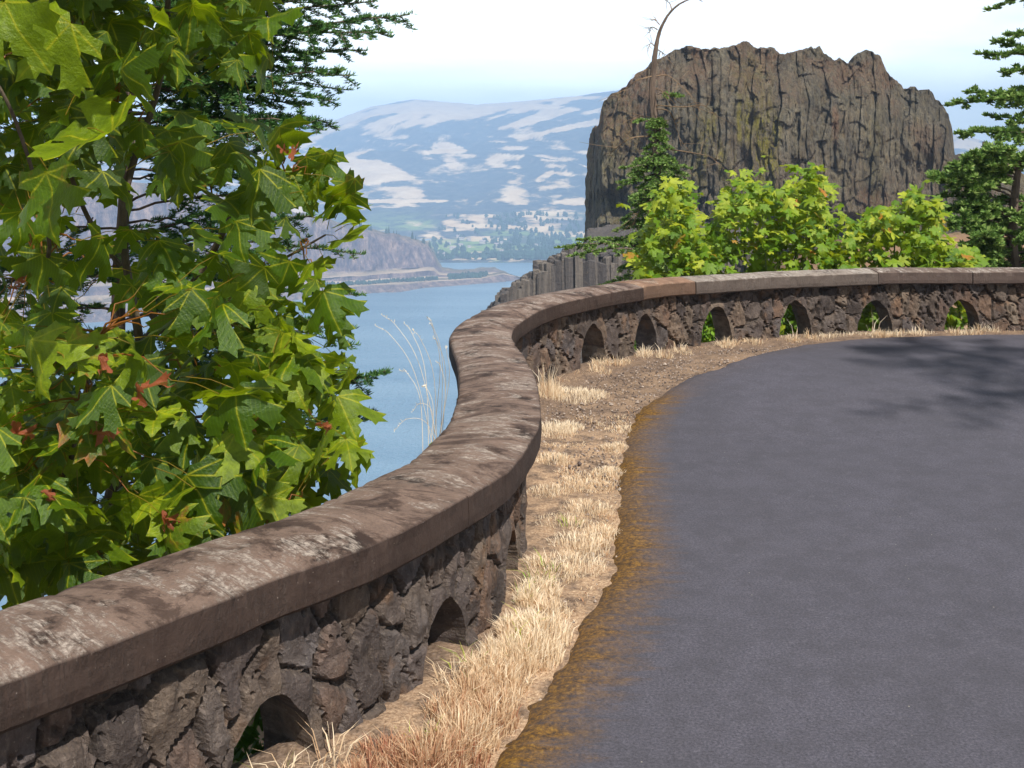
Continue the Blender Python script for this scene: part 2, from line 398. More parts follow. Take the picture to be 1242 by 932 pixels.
# ---- wall > stonework + coping sections
vis0, vis1 = s_of(-3.3, .32), s_of(8.9, 8.6)
arch = [s_of(*( ((x-CX)/F*d, d) )) for x, d in ((345, 2.93), (557, 3.62), (640, 4.32))]
gap0 = arch[-1]; far_a = [s_of((x-CX)/F*d, d) for x, d in ((727, 8.62), (795, 9.12), (878, 9.62), (970, 10.0), (1066, 10.22), (1172, 10.34))]
nb = max(1, round((far_a[0]-gap0)/.80)); arch += list(np.linspace(gap0, far_a[0], nb+1)[1:-2])+far_a
arch = [arch[0]-.78*k for k in (3, 2, 1)]+arch+[arch[-1]+.82*k for k in range(1, 5)]
AWF, AHF = .178, .37
AD = [((.155, .24) if at(c, 0)[1] < 5.0 else (.185, .325) if at(c, 0)[0] > 3.2 else (AWF, .35)) for c in arch]
wall = thing('parapet_wall', (0, 0, 0), 'low curving stone parapet with arched openings under a weathered concrete coping', 'wall')
def stonework():
    s1 = np.arange(vis0, s_of(.13, 5.3), .0115); s2 = np.arange(s1[-1]+.017, vis1, .017)
    s = np.concatenate([s1, s2]); H = HW-CT+.01
    z = np.linspace(-.10, H, 50); ns, nz = len(s), len(z)
    SS, ZZ = np.meshgrid(s, z, indexing='ij'); Q = gridf(ns, nz)
    # stones
    gs = np.arange(vis0-.2, vis1+.2, .135); gz = np.arange(-.2, .8, .215)
    sx, sz = np.meshgrid(gs, gz, indexing='ij'); sx = sx+rng.uniform(-.065, .065, sx.shape); sz = sz+rng.uniform(-.10, .10, sz.shape)+.10*(np.arange(len(gs)) % 2)[:, None]
    sx, sz = sx.ravel(), sz.ravel(); prot = rng.uniform(0, 1, len(sx)); tn = rng.uniform(0, 1, len(sx)); tilt = rng.normal(0, 1, (len(sx), 2)); asp = .5
    order = np.argsort(sx); sx, sz = sx[order], sz[order]
    warp = .04*fbm(SS*9, ZZ*6, 0, 3, 5)
    SW = SS+warp; ZW = ZZ+.03*vn(SS*8, ZZ*8, 3, 6)
    f1 = np.empty(SS.size); f2 = np.empty(SS.size); idx = np.empty(SS.size, int)
    a, b = SW.ravel(), ZW.ravel(); st = 1200
    for i in range(0, a.size, st):
        lo = np.searchsorted(sx, a[i:i+st].min()-.45); hi = np.searchsorted(sx, a[i:i+st].max()+.45)
        d = np.hypot(a[i:i+st, None]-sx[None, lo:hi], (b[i:i+st, None]-sz[None, lo:hi])*asp)
        j = np.argpartition(d, 1, axis=1)[:, :2]; r = np.arange(len(j))
        dd = np.stack([d[r, j[:, 0]], d[r, j[:, 1]]], 1); w = dd.argmin(1)
        f1[i:i+st] = dd.min(1); f2[i:i+st] = dd.max(1); idx[i:i+st] = lo+j[r, w]
    e = (f2-f1).reshape(SS.shape); idx = idx.reshape(SS.shape)
    face = sm(.0, .016, e)
    nzm = fbm(SS*14, ZZ*9, 0, 4, 3); crack = np.abs(fbm(SS*17, ZZ*4, 0, 3, 9))
    out = -.014+face*(.022+.030*prot[idx]+.05*(tilt[idx, 0]*(SW-sx[idx])+tilt[idx, 1]*.5*(ZW-sz[idx])))+.022*nzm-.022*sm(.06, .0, crack)*face
    out = np.clip(out, -.02, .062)
    off = OV+.030-out
    # arches
    inside = np.zeros(SS.shape); ang = 9*np.ones(SS.shape); edge_n = 1+.035*vn(SS*22, ZZ*22, 0, 2)
    SS2, ZZ2 = SS.copy(), ZZ.copy(); near = np.full(SS.shape, 9.0)
    for c, (AW, AH) in zip(arch, AD):
        u = (SS-c)/AW; w = np.clip(ZZ, 0, 9)/AH
        f = (np.abs(u)**1.9+w**1.9)**(1/1.9)/edge_n
        inside += f < 1
        near = np.minimum(near, f)
    off = lerp(off, OV+.004, sm(1.30, 1.02, near)*.85)
    ins = inside > 0
    fl = ins.ravel()[Q]; keep = fl.sum(1) < 2
    Qk = Q[keep]
    # snap hole rim
    used = np.zeros(SS.size, bool); used[Qk.ravel()] = True
    E = np.sort(np.concatenate([Qk[:, [0, 1]], Qk[:, [1, 2]], Qk[:, [2, 3]], Qk[:, [3, 0]]]), 1)
    Ed = np.concatenate([Qk[:, [0, 1]], Qk[:, [1, 2]], Qk[:, [2, 3]], Qk[:, [3, 0]]])
    key = E[:, 0].astype(np.int64)*SS.size+E[:, 1]; u_, inv, cnt = np.unique(key, return_inverse=True, return_counts=True)
    bd = Ed[cnt[inv] == 1]
    rim = np.unique(bd.ravel()); rs, rz = SS.ravel()[rim], ZZ.ravel()[rim]
    S2, Z2 = SS.ravel().copy(), ZZ.ravel().copy(); en = edge_n.ravel()
    for c, (AW, AH) in zip(arch, AD):
        m = (np.abs(rs-c) < AW*1.2) & (rz > 0) & (rz < AH*1.15)
        f = (np.abs((rs-c)/AW)**1.9+(rz/AH)**1.9)**(1/1.9)/en[rim]
        q = rim[m]; g = f[m]
        S2[q] = c+(S2[q]-c)/g; Z2[q] = Z2[q]/g
    X, Y = at(S2, off.ravel()); G = zg(X, Y)
    Vf = np.stack([X, Y, Z2+G], 1)
    offb = CW-OV-.02+.02*fbm(SS*9, ZZ*7, 0, 3, 21).ravel()
    Xb, Yb = at(S2, offb); Vb = np.stack([Xb, Yb, Z2+G], 1)
    nV = SS.size
    # jamb with two intermediate rings so the reveal is lumpy
    rings = [bd[:, 0], bd[:, 1]]
    V = [Vf, Vb]; quads = [Qk[:, ::-1], Qk+nV]
    map_ = -np.ones(nV, int); map_[rim] = np.arange(len(rim))
    base = 2*nV; prev = lambda ids: ids
    lv = [None]
    for t in (.3, .65):
        Xm, Ym = at(S2[rim], lerp(off.ravel()[rim], offb[rim], t))
        jit = .016*np.stack([vn(S2[rim]*16, Z2[rim]*16, t*5, 201+k_) for k_ in range(3)], 1)
        V.append(np.stack([Xm, Ym, Z2[rim]+zg(Xm, Ym)], 1)+jit); lv.append(base); base += len(rim)
    a0, a1 = bd[:, 0], bd[:, 1]
    chain = [(a0, a1), (lv[1]+map_[a0], lv[1]+map_[a1]), (lv[2]+map_[a0], lv[2]+map_[a1]), (a0+nV, a1+nV)]
    for (p, q), (r_, t_) in zip(chain[:-1], chain[1:]): quads.append(np.stack([p, q, t_, r_], 1))
    V = np.vstack(V); nr = len(rim)
    tone = np.clip((tn[idx]*lerp(.75, 1, sm(s_of(-.1, 3.8), s_of(.06, 6.3), SS))).ravel()+.08*nzm.ravel(), 0, 1); mor = sm(.013, .004, e).ravel()  # near stones toned darker: tree shade put into their colour
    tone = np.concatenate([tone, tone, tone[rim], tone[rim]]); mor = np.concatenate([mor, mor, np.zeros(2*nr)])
    stv = np.stack([S2, Z2, 0*S2], 1); stv = np.vstack([stv, stv, stv[rim], stv[rim]])
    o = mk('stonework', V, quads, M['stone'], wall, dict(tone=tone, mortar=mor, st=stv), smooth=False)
    return o
stonework()

def coping(s0, s1, mat, dz=0.0, dof=0.0, end=.004):
    s = np.arange(s0+end, s1-end, .02); s = np.append(s, s1-end)
    # section: (off, z, top-ness), front edge off=0
    t = CT; cr = .022
    sec = [(.012, -t, 0), (.0, -t+.012, 0), (-.002, -t*.66, 0), (.0, -t*.33, 0), (.0, -.007, 0), (.005, -.001, .8), (.03, .004, 1), (.08, .010, 1), (.14, .018, 1), (.2, cr, 1),
           (.26, .019, 1), (.32, .012, 1), (.375, .003, 1), (CW-.01, -.004, .6), (CW, -.018, 0), (CW, -t*.5, 0), (CW, -t+.01, 0), (CW-.012, -t, 0), (.2, -t-.001, 0)]
    sec = np.array(sec); m = len(sec)
    so = np.repeat(s[:, None], m, 1); of = np.repeat(sec[None, :, 0], len(s), 0)+dof; zz = np.repeat(sec[None, :, 1], len(s), 0)
    chip = fbm(so*11, zz*30, of*9, 4, 31); chip2 = np.clip(vn(so*23, of*5, 0, 33)-.35, 0, 1)
    edge = np.zeros(m); edge[[4, 5, 6, 12, 13, 14]] = 1; edge[[0, 1, 17]] = .5
    of2 = of+np.where(of < .2, 1, -1)*edge*(.006*chip+.013*chip2)
    zz2 = zz-edge*(.010*chip2)+.0035*fbm(so*5, of*12, 0, 3, 35)+.006*vn(so*1.1, 0, 0, 36)
    low = vn(so*2.0, 0, 0, 38)*.006
    X, Y = at(so, of2+low); Z = zz2+HW+zg(X, Y)+dz
    V = np.stack([X, Y, Z], -1).reshape(-1, 3)
    q = []
    for i in range(len(s)-1):
        a = i*m+np.arange(m); b = i*m+(np.arange(m)+1) % m
        q.append(np.stack([a, b, b+m, a+m], 1))
    q = np.concatenate(q)
    # end faces as fans
    c0 = V[:m].mean(0); c1 = V[-m:].mean(0); nV = len(V); V = np.vstack([V, c0, c1])
    j = np.arange(m); t0 = np.stack([np.full(m, nV), (j+1) % m, j], 1); t1 = np.stack([np.full(m, nV+1), nV-m+j, nV-m+(j+1) % m], 1)
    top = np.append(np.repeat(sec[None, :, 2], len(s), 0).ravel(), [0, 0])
    per = np.concatenate([[0], np.cumsum(np.hypot(*np.diff(sec[:, :2], axis=0).T))])
    st = np.stack([so.ravel(), np.repeat(per[None], len(s), 0).ravel(), 0*so.ravel()], 1); st = np.vstack([st, st[0], st[-1]])
    return mk('coping', V, [q, t0, t1], mat, wall, dict(top=top, st=st), smooth=False)
J = [vis0, s_of(-3.0, .6), s_of(-2.2, 1.22), s_of(-.15, 3.64), s_of(.12, 5.6), s_of(.03, 7.2), s_of(1.1, 9.05), s_of(1.62, 9.50), s_of(3.5, 10.2), s_of(4.45, 10.33), s_of(6.3, 10.2), vis1]
cm = ['cap', 'cap', 'cap', 'cap', 'cap', 'cap', 'cap_rust', 'cap_pale', 'cap_worn', 'cap_worn', 'cap']
for i, mname in enumerate(cm):
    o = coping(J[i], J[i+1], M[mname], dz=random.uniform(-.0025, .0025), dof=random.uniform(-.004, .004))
    if mname == 'cap_pale' : o['label'] = 'pale sun-bleached grey coping section'
    if mname == 'cap_rust': o['label'] = 'rusty orange stained coping section'

# ---- road
redge = [(-7.5, -3.5), (-3.6, -.2), (-1.5, 1.5), (-.6, 2.35), (-.073, 3.05), (.05, 3.44), (.238, 3.92), (.39, 4.47), (.485, 5.08), (.56, 5.73), (.68, 6.55), (.83, 7.2), (1.0, 7.65), (1.48, 8.39), (2.14, 9.22),
         (2.88, 9.80), (3.76, 10.08), (4.9, 10.2), (6.1, 10.08)]
ES, EP = resample(spline(redge, 16), .02)
EP = EP.copy(); nrm = np.stack([-np.gradient(EP[:, 1]), np.gradient(EP[:, 0])], 1); nrm /= np.linalg.norm(nrm, axis=1)[:, None]
EP2 = EP+nrm*(.035*fbm(ES*1.9, 0, 0, 4, 51)+.012*vn(ES*14, 0, 0, 52))[:, None]
def dedge(X, Y):
    out = np.empty(len(X))
    for i in range(0, len(X), 4000):
        out[i:i+4000] = np.sqrt(((X[i:i+4000, None]-EP2[None, ::2, 0])**2+(Y[i:i+4000, None]-EP2[None, ::2, 1])**2).min(1))
    return out
def road():
    ys = np.arange(-3.4, 10.17, .045)
    mono = np.maximum.accumulate(EP2[:, 1]); m = EP2[:, 0] < 4.85
    xl = np.interp(ys, mono[m], EP2[m, 0])
    yr = np.array([-3.4, 3, 6, 8, 9.2, 9.8, 10.17]); xr = np.interp(ys, yr, [2.4, 7.5, 9.4, 8.4, 7.4, 6.6, 5.2])
    u = np.concatenate([np.linspace(0, .5, 34), np.linspace(.5, 1, 30)[1:]**1.0])
    base = np.concatenate([np.linspace(0, .55, 34), np.full(29, .55)])
    k = np.concatenate([np.zeros(34), np.linspace(0, 1, 30)[1:]])
    X = xl[:, None]+base[None]*np.minimum(1, (xr-xl)[:, None])+k[None]**1.6*np.clip(xr-xl-.55, .02, None)[:, None]
    Y = np.repeat(ys[:, None], X.shape[1], 1)
    e = dedge(X.ravel(), Y.ravel()).reshape(X.shape)
    lump = .010*fbm(X*9, Y*9, 0, 3, 55)*sm(.35, .0, e)
    Z = zg(X, Y)+.022*sm(.0, .10, e)+lump-.03*sm(.03, 0, e)+.006
    warm = sm(8.3, 7.2, Y)*(.75+.25*vn(X*2, Y*2, 0, 3))+.08
    mk('road', np.stack([X, Y, Z], -1).reshape(-1, 3), [gridf(*X.shape)], M['asphalt'], None, dict(edge=e.ravel(), warm=warm.ravel()), smooth=True, kind='structure')
road()

# ---- ground inside the wall and the bank outside
def gz(X, Y):
    s = sdist(X, Y)
    inz = zg(X, Y)-.004+.018*fbm(X*2.2, Y*2.2, 0, 4, 61)
    inz = inz+.02*sm(-.3, -.02, s)
    o = np.clip(s-.36, 0, None)
    # depth of the valley below the wall: river to the left, a gully and rising talus to the right
    right = sm(-14, 22, X-(Y-60)*.02-np.clip(Y-112, 0, None)*.75)
    deep = lerp(175.0, 15.0, right)
    d = deep*(1-np.exp(-o*1.05/deep))
    d = np.where(o > 0, d, 0)
    tal = right*sm(60, 118, Y)*9*sm(0, 45, X)
    # the hillside carrying the bushes at the right end
    out = -.08-d+tal+.22*fbm(X*.7, Y*.7, 0, 4, 63)*np.clip(o, 0, 1)*(1+o*.03)
    return np.where(s < .2, inz, np.where(o > 0, out, lerp(inz, -.08+0*out, np.clip((s-.2)/.16, 0, 1)))), s
def axis(fa, fb, st, lo, hi, g=1.12):
    a = list(np.arange(fa, fb, st)); d = st
    while a[-1] < hi: d *= g; a.append(a[-1]+d)
    d = st; b = [a[0]]
    while b[-1] > lo: d *= g; b.append(b[-1]-d)
    return np.array(b[::-1][:-1]+a)
def ground():
    xs = axis(-1.6, 5.4, .05, -900, 900); ys = axis(1.6, 11.0, .05, -60, 900)
    X, Y = np.meshgrid(xs, ys, indexing='ij'); Z, s = gz(X, Y)
    X_, Y_ = X.ravel(), Y.ravel()
    straw = sm(.25, -.1, s.ravel())*(sm(7.2, 6.2, Y_)*.85+.12+.35*sm(.1, -.3, -np.abs(s.ravel()+.2)-0))
    ok = (s > .30)
    q = gridf(*X.shape); outq = ok.ravel()[q].all(1)
    V = np.stack([X_, Y_, Z.ravel()], 1)
    def comp(qq, name, mat, kind):
        u, inv = np.unique(qq, return_inverse=True)
        mk(name, V[u], [inv.reshape(qq.shape)], mat, None, dict(straw=np.clip(straw[u], 0, 1)), smooth=True, kind=kind)
    comp(q[~outq], 'verge', M['ground'], 'structure'); comp(q[outq], 'hillside', M['bank'], 'structure')
ground()

# ---- river
xs = np.linspace(-9000, 9000, 24); ys = np.linspace(-2500, 9000, 24); X, Y = np.meshgrid(xs, ys, indexing='ij')
mk('river', np.stack([X, Y, np.full(X.shape, -150.)], -1).reshape(-1, 3), [gridf(24, 24)], M['water'], kind='structure')

# ---- far hills
def far_hills():
    pxs = np.concatenate([np.linspace(-1500, 180, 40)[:-1], np.linspace(180, 1260, 560), np.linspace(1260, 2600, 30)[1:]])
    v = np.linspace(0, 1, 330)
    ry = np.interp(pxs, [-1500, -200, 100, 250, 400, 425, 450, 500, 530, 580, 620, 660, 700, 750, 850, 1000, 1120, 1165, 1200, 1260, 1500, 2600],
                   [190, 178, 170, 160, 149, 139, 130, 121, 123, 127, 124, 120, 117, 110, 116, 140, 158, 165, 172, 185, 192, 200])
    Y = 1640+(7200-1640)*v**1.25
    PX, YY = np.meshgrid(pxs, Y, indexing='ij')
    X = (PX-CX)/F*YY
    RY = 5600+450*vn(PX/240, 0, 0, 71)
    zr = EYE-(ry[:, None]-HY)/F*RY
    town = 2150+80*vn(PX/90, 1, 0, 72)
    t = np.clip((YY-town)/(RY-town), 0, 1)
    prof = lerp(t, t*t*(3-2*t), .45)
    Z = -147+(zr+147)*prof
    Z = Z-np.clip(YY-RY, 0, None)*.25
    rel = np.sin(np.clip(t, 0, 1)*np.pi)
    # gullies running down slantwise, and benches
    g = fbm(X/420+YY/900, YY/650, 0, 5, 73); g2 = 1-np.abs(fbm((X+YY*.55)/260, (YY-X*.3)/1100, 0, 4, 75))*2.0
    Z = Z+rel*(48*g+42*(g2-.4))+6*fbm(X/70, YY/110, 0, 4, 77)*np.clip(t*6, 0, 1)
    Z = Z+7*np.clip(1-t*10, 0, 1)*fbm(X/90, YY/90, 0, 3, 79)*np.clip((YY-1700)/100, 0, 1)
    Z[:, 0] = -156
    edge = sm(1640, 1670, YY); Z = -156+(Z+156)*edge
    py = HY+(EYE-Z)*F/YY
    n1 = fbm((X+YY*.8)/150, (YY-X*.9)/900, 0, 4, 81); n2 = fbm(X/160, YY/420, 0, 5, 82); n3 = fbm(X/60, YY/160, 0, 4, 83)
    grass = .34+1.05*n1*sm(.45, .8, t)+.26*sm(.55, .85, t)+.55*n2+.75*n3*sm(.8, .3, t)-.12
    aa = PX*.95-py*.31; bb = PX*.31+py*.95
    grass += sm(.50, .62, t)*(.30+1.5*fbm(aa/60, bb/6.5, 0, 4, 88))+sm(.62, .5, t)*.75*fbm(PX/26, py/4.5, 0, 4, 89)
    # open fields by place on the slope
    def patch(cx, cy, w, h, amt, sl=0):
        u = (PX-cx)/w; q = (py-cy-sl*(PX-cx))/h
        return amt*sm(1.15, .7, np.hypot(u, q)+.25*fbm(PX/14, py/5, 0, 3, 85))
    for a in ((452, 208, 46, 15, .9, .07), (545, 180, 24, 6, .6, .1), (560, 205, 52, 7, .45, -.1), (470, 150, 60, 9, .3, -.1), (660, 142, 52, 5, .7, -.27), (700, 153, 60, 4, .7, -.2), (620, 130, 70, 8, .3, -.1),
              (640, 165, 26, 6, .5, 0), (480, 244, 78, 2.2, .8, 0), (600, 275, 60, 2, .7, .03), (650, 260, 30, 4, .5, 0), (700, 245, 30, 3, .5, 0), (580, 262, 30, 2.5, .5, 0), (660, 215, 12, 5, .5, -.5),
              (1185, 175, 30, 6, .4, 0), (600, 292, 28, 2, .8, 0), (560, 300, 22, 1.6, .7, 0), (620, 306, 20, 1.5, .6, 0)):
        grass = np.maximum(grass, 0)+patch(*a)
    # a darker, steeper face below the rim and timber on the right-hand shoulder
    grass = grass-.6*patch(735, 122, 40, 12, 1, -.1)-.5*patch(470, 190, 40, 8, 1, 0)
    farm = sm(.12, .02, t)*sm(-.1, .3, fbm(X/120, YY/160, 0, 3, 87))
    mk('far_hills', np.stack([X, YY, Z], -1).reshape(-1, 3), [gridf(*X.shape)], M['hills'], None, dict(grass=grass.ravel(), farm=farm.ravel()), smooth=True, kind='structure')
    return pxs, Y, Z
HPX, HYY, HZ = far_hills()
def hill_z(px, Y):
    i = np.clip(np.searchsorted(HPX, px), 1, len(HPX)-1); j = np.clip(np.searchsorted(HYY, Y), 1, len(HYY)-1)
    return HZ[i, j]

# ---- headland with its cliffs, rail bench and spit across the water
def headland():
    pxs = np.concatenate([np.linspace(-900, 180, 50)[:-1], np.linspace(180, 645, 330)])
    sy = np.interp(pxs, [-900, 100, 330, 390, 430, 515, 603, 632, 645], [420, 392, 368, 362, 358.5, 350, 343, 340, 337])
    Ys = (150+EYE)*F/(sy-HY)
    b1 = np.interp(pxs, [-900, 300, 425, 583, 610, 625, 640], [355, 352, 348.5, 338.5, 333, 336, 339])      # top of the bank
    cb = np.interp(pxs, [-900, 300, 402, 459, 506, 526, 533, 560, 600, 615, 630], [352, 340, 334, 330, 326, 325, 331, 333, 330, 333, 338])   # foot of the cliff
    ct = np.interp(pxs, [-900, -300, 0, 100, 245, 340, 399, 436, 466, 477, 506, 520, 527, 531, 536, 560, 600, 615, 630], [196, 198, 205, 213, 233, 254, 268, 277, 283, 285, 294, 299, 311, 322, 329, 331, 328, 332, 337])
    rows = []
    def zat(y, Y): return EYE-(y-HY)/F*Y
    fade = sm(640, 600, pxs)
    Y0 = Ys; Y1 = Ys+14; Y2 = Ys+45*fade+2; Y3 = Ys+58*fade+3; Y4 = Ys+80*fade+4; Y5 = Ys+108*fade+6; Y6 = Y5+260*fade+10; Y7 = Y6+150; 
    z1 = zat(b1, Y1); z1 = np.minimum(z1, -136); zc = zat(cb, Y4); zt = zat(ct, Y5)
    K = [(Y0-25, -158+0*Ys, 0, 0), (Y0, -151+0*Ys, .8, 0), (Y1, z1, .8, 0), (Y1+3, z1+.6, 0, 1), (Y1+12, z1+.3, 0, 1), (Y1+15, z1+.0, 0, 0), (Y2, z1+.8, 0, 0), (Y2+2, lerp(z1, zc, .25), .2, 1), (Y2+9, lerp(z1, zc, .3), .4, 1), (Y2+11, lerp(z1, zc, .32), .9, 0),
         (Y3, lerp(z1, zc, .85), .9, 0), (Y3+2, lerp(z1, zc, .9), 0, .8), (Y4, zc, .2, .5), (Y4+3, zc+.06*(zt-zc), 1, 0), (Y5-10*fade, lerp(zc, zt, .82), 1, 0), (Y5, zt, .5, 0), (Y5+30*fade+1, zt-1, 0, 0), (Y6, zt-14*fade-2, 0, 0), (Y7, -160+0*Ys, 0, 0)]
    Yk = np.stack([a[0] for a in K]); Zk = np.stack([a[1] for a in K]); Ck = np.array([a[2] for a in K], float); Tk = np.array([a[3] for a in K], float)
    w = np.array([4, 6, 3, 3, 3, 4, 3, 3, 3, 6, 3, 3, 5, 18, 6, 6, 6, 4]); u = []
    for i, c in enumerate(w): u += list(i+np.arange(c)/c)
    u = np.array(u+[len(K)-1.0]); ki = np.arange(len(K))
    Y = np.stack([np.interp(u, ki, Yk[:, j]) for j in range(len(pxs))]); Z = np.stack([np.interp(u, ki, Zk[:, j]) for j in range(len(pxs))])
    C = np.repeat(np.interp(u, ki, Ck)[None], len(pxs), 0); T = np.repeat(np.interp(u, ki, Tk)[None], len(pxs), 0)
    X = (pxs[:, None]-CX)/F*Y
    hgt = np.clip((zt-zc)/40, 0, 1)[:, None]
    col = np.abs(vn(X/6, Z/60, 0, 91))*6+12*fbm(X/24, Z/30, 0, 5, 92)-10*np.clip(-fbm(X/26, 0, 0, 3, 95)-.15, 0, 1)*2
    Y = Y+C*col*hgt
    Z = Z+(1-C)*(1-T)*2.2*fbm(X/26, Y/26, 0, 4, 93)*np.clip((u[None]-3)/4, 0, 1)*np.clip((645-pxs[:, None])/60, 0, 1)+np.where(u[None] > 14.6, 3.0*fbm(X/17, 0, 0, 3, 94)*hgt, 0)
    X = (pxs[:, None]-CX)/F*Y
    T = T*(vn(X/25, u[None]*1.0, 0, 96)*.5+.7)
    mk('headland', np.stack([X, Y, Z], -1).reshape(-1, 3), [gridf(*X.shape)], M['headland'], None, dict(cliff=C.ravel(), track=np.clip(T, 0, 1).ravel()), smooth=False, kind='structure')
    return pxs, Y5, zt, Ys, z1, zc, Y4
HL = headland()

# ---- the butte
def butte():
    o = [(708, 300), (709, 286), (709.5, 240), (710, 218), (710, 165.5), (716, 158), (725, 150), (732, 127), (741, 117), (751, 109), (771, 92), (785, 79), (800, 69), (815, 62), (834, 59), (848, 63), (866, 61), (882, 59), (895, 56), (907, 55), (918, 60), (931, 60), (945, 65),
         (960, 68), (967, 68), (974, 65), (984, 60), (994, 58), (1001, 66), (1008, 67), (1015, 73), (1023, 74), (1030, 73), (1035, 71), (1045, 64), (1054, 61), (1063, 66), (1069, 73), (1076, 87), (1086, 98), (1096, 107), (1112, 109), (1125, 111),
         (1135, 118), (1142, 126), (1151, 141), (1156, 165), (1158, 184), (1164, 188), (1173, 189), (1193, 194), (1220, 199), (1260, 216), (1330, 240), (1450, 280)]
    o = np.array(o, float)
    front_px = np.concatenate([np.linspace(710, 718, 12)[:-1], np.linspace(718, 1165, 520), np.linspace(1165, 1440, 60)[1:]])
    topy = np.interp(front_px, o[4:, 0], o[4:, 1])
    D0 = 122.0
    # plan: the face bows toward us in the middle; the left end turns back
    d = D0-7*np.sin(np.clip((front_px-710)/450, 0, 1)*np.pi)+np.clip((front_px-1150)/100, 0, 3)*4+9*sm(730, 708, front_px)
    Xf = (front_px-CX)/F*d
    zt = EYE-(topy-HY)/F*d
    # back-left return wall
    nb_ = 40; t = np.linspace(1, 0, nb_)[:-1]
    Xl = Xf[0]+t*10.0+.0; Yl = d[0]+t*42; zl = zt[0]+t*7
    Xa = np.concatenate([Xl, Xf]); Ya = np.concatenate([Yl, d]); Ta = np.concatenate([zl, zt])
    nu = len(Xa); L = np.concatenate([[0], np.cumsum(np.hypot(np.diff(Xa), np.diff(Ya)))])
    nxy = np.stack([-np.gradient(Ya), np.gradient(Xa)], 1); nxy /= np.linalg.norm(nxy, axis=1)[:, None]
    ii = np.arange(nu); 
    nv = 230; v = np.linspace(0, 1, nv); zb = -24.0
    Z = zb+(Ta[:, None]-zb)*v[None]**.97
    LL = np.repeat(L[:, None], nv, 1)
    wz = Z+2*vn(LL/6, Z/6, 0, 101)
    cw = .82; wl = LL+.5*fbm(LL/5, Z/9, 0, 4, 102)*3
    ci = np.floor(wl/cw); fr = wl/cw-ci
    cprot = _h(ci, np.floor(wz/(7+5*_h(ci, 0*ci, 0*ci, 1))+_h(ci, 0*ci, 0*ci, 4)*9), 0*ci, 2)
    colm = (np.sqrt(np.clip(1-(2*fr-1)**2, 0, 1))*.45+cprot*1.6)*(.55+.45*sm(-.35, .25, fbm(LL/9, Z/9, 0, 3, 108)))
    blk = _h(np.floor((wl+1.3*vn(Z/1.7, LL/2, 0, 5))/1.5), np.floor((Z+1.5*vn(LL/2.5, Z/5, 0, 6))/1.9), 0*ci, 9); colm = colm+.6*blk+.35*(1-np.abs(fbm(LL/2.6, Z/3.2, 0, 4, 109))*2.4)*.6
    big = 1.9*fbm(LL/15, Z/24, 0, 4, 103)+.8*fbm(LL/3.5, Z/9, 0, 4, 104)+.55*fbm(LL/.9, Z/1.6, 0, 3, 106)
    hrel = (Z-zb)/(Ta[:, None]-zb)
    crag = sm(.86, 1, hrel)
    out = colm*(1-.4*crag)+big+.8*np.abs(fbm(LL/2.2, Z/2.2, 0, 4, 105))*1.6*crag
    # leans back toward the top, flares at the foot
    back = 3.5*sm(.8, 1.0, hrel)**1.6*np.ones_like(LL)+1.0*hrel-4*sm(.3, 0, hrel)
    # overhung hollow low on the right and shallow bays
    px = CX+Xa/Ya*F; py_ = HY-(Z-EYE)/Ya[:, None]*F
    PX = np.repeat(px[:, None], nv, 1)
    cave = sm(1.15, .35, np.hypot((PX-1000)/75, (py_-281)/22)); cave += .8*sm(1, .3, np.hypot((PX-735)/38, (py_-250)/22))
    out = out-3.2*cave
    edge_in = 1-.75*sm(6, 0, LL*0+np.abs(L[:, None]-L[len(Xl)]))
    disp = (out-2.9)*edge_in-back; disp = np.where(np.arange(nu)[:, None] < len(Xl), np.minimum(disp*.35, 0)-.5, disp)
    rightfade = sm(1440, 1200, PX)
    X = Xa[:, None]-nxy[:, 0:1]*disp*0+ -nxy[:, 0:1]*(-disp)*-1.0
    # outward normal is -nxy on this traversal
    X = Xa[:, None]-nxy[:, 0:1]*disp; Y = Ya[:, None]-nxy[:, 1:2]*disp
    fr_ = np.arange(nu)[:, None] >= len(Xl)
    Yn = Ya[:, None]-disp*1.0; X = np.where(fr_, Xa[:, None]*Yn/Ya[:, None], X); Y = np.where(fr_, Yn, Y)
    keepx = sm(5.0, .5, np.abs(L[:, None]-L[len(Xl)]))
    # perspective keeps the crest at its own height: rows near the top shift with depth
    Z = EYE+(Z-EYE)*(1+ (Y/Ya[:, None]-1)*sm(.3, 1, hrel))
    Z = Z+.75*fbm(LL/1.0, Z/2.0, 0, 4, 107)*sm(.12, 0, 1-hrel)
    X = X+np.where(fr_, sm(730, 711, PX)*(.55*fbm(Z/2.6, 3.3, 0, 4, 141)+.25+.5*sm(-3, -9, Z)*-1), 0)
    # summit: rows going back over the top
    Xs, Ys_, Zs = [X], [Y], [Z]
    lw = sm(60, 8, X[:, -1])
    for k_, (dy, dz) in enumerate(((2, .3), (6, .1), (13, -1.0), (24, -4), (36, -14), (44, -40))):
        nz_ = fbm(Xa/3, np.full(nu, dy/3.), 0, 3, 110+k_)
        Xs.append((X[:, -1]+dy*(.07+.38*lw))[:, None]); Ys_.append((Y[:, -1]+dy*(1 if True else 0))[:, None]); Zs.append((Z[:, -1]*(1)+dz+.6*nz_-.25*dy*sm(.0, 1, np.zeros(nu)))[:, None])
    X = np.hstack(Xs); Y = np.hstack(Ys_); Z = np.hstack(Zs)
    full = lambda a, f=0: np.hstack([a, np.repeat(a[:, -1:], 6, 1)])
    rust = np.clip(.3*sm(.0, .5, fbm(LL/9, Z[:, :nv]/7, 0, 4, 120))+.8*sm(.75, 1, hrel)*sm(-.2, .3, fbm(LL/5, Z[:, :nv]/3, 0, 3, 121)), 0, 1)
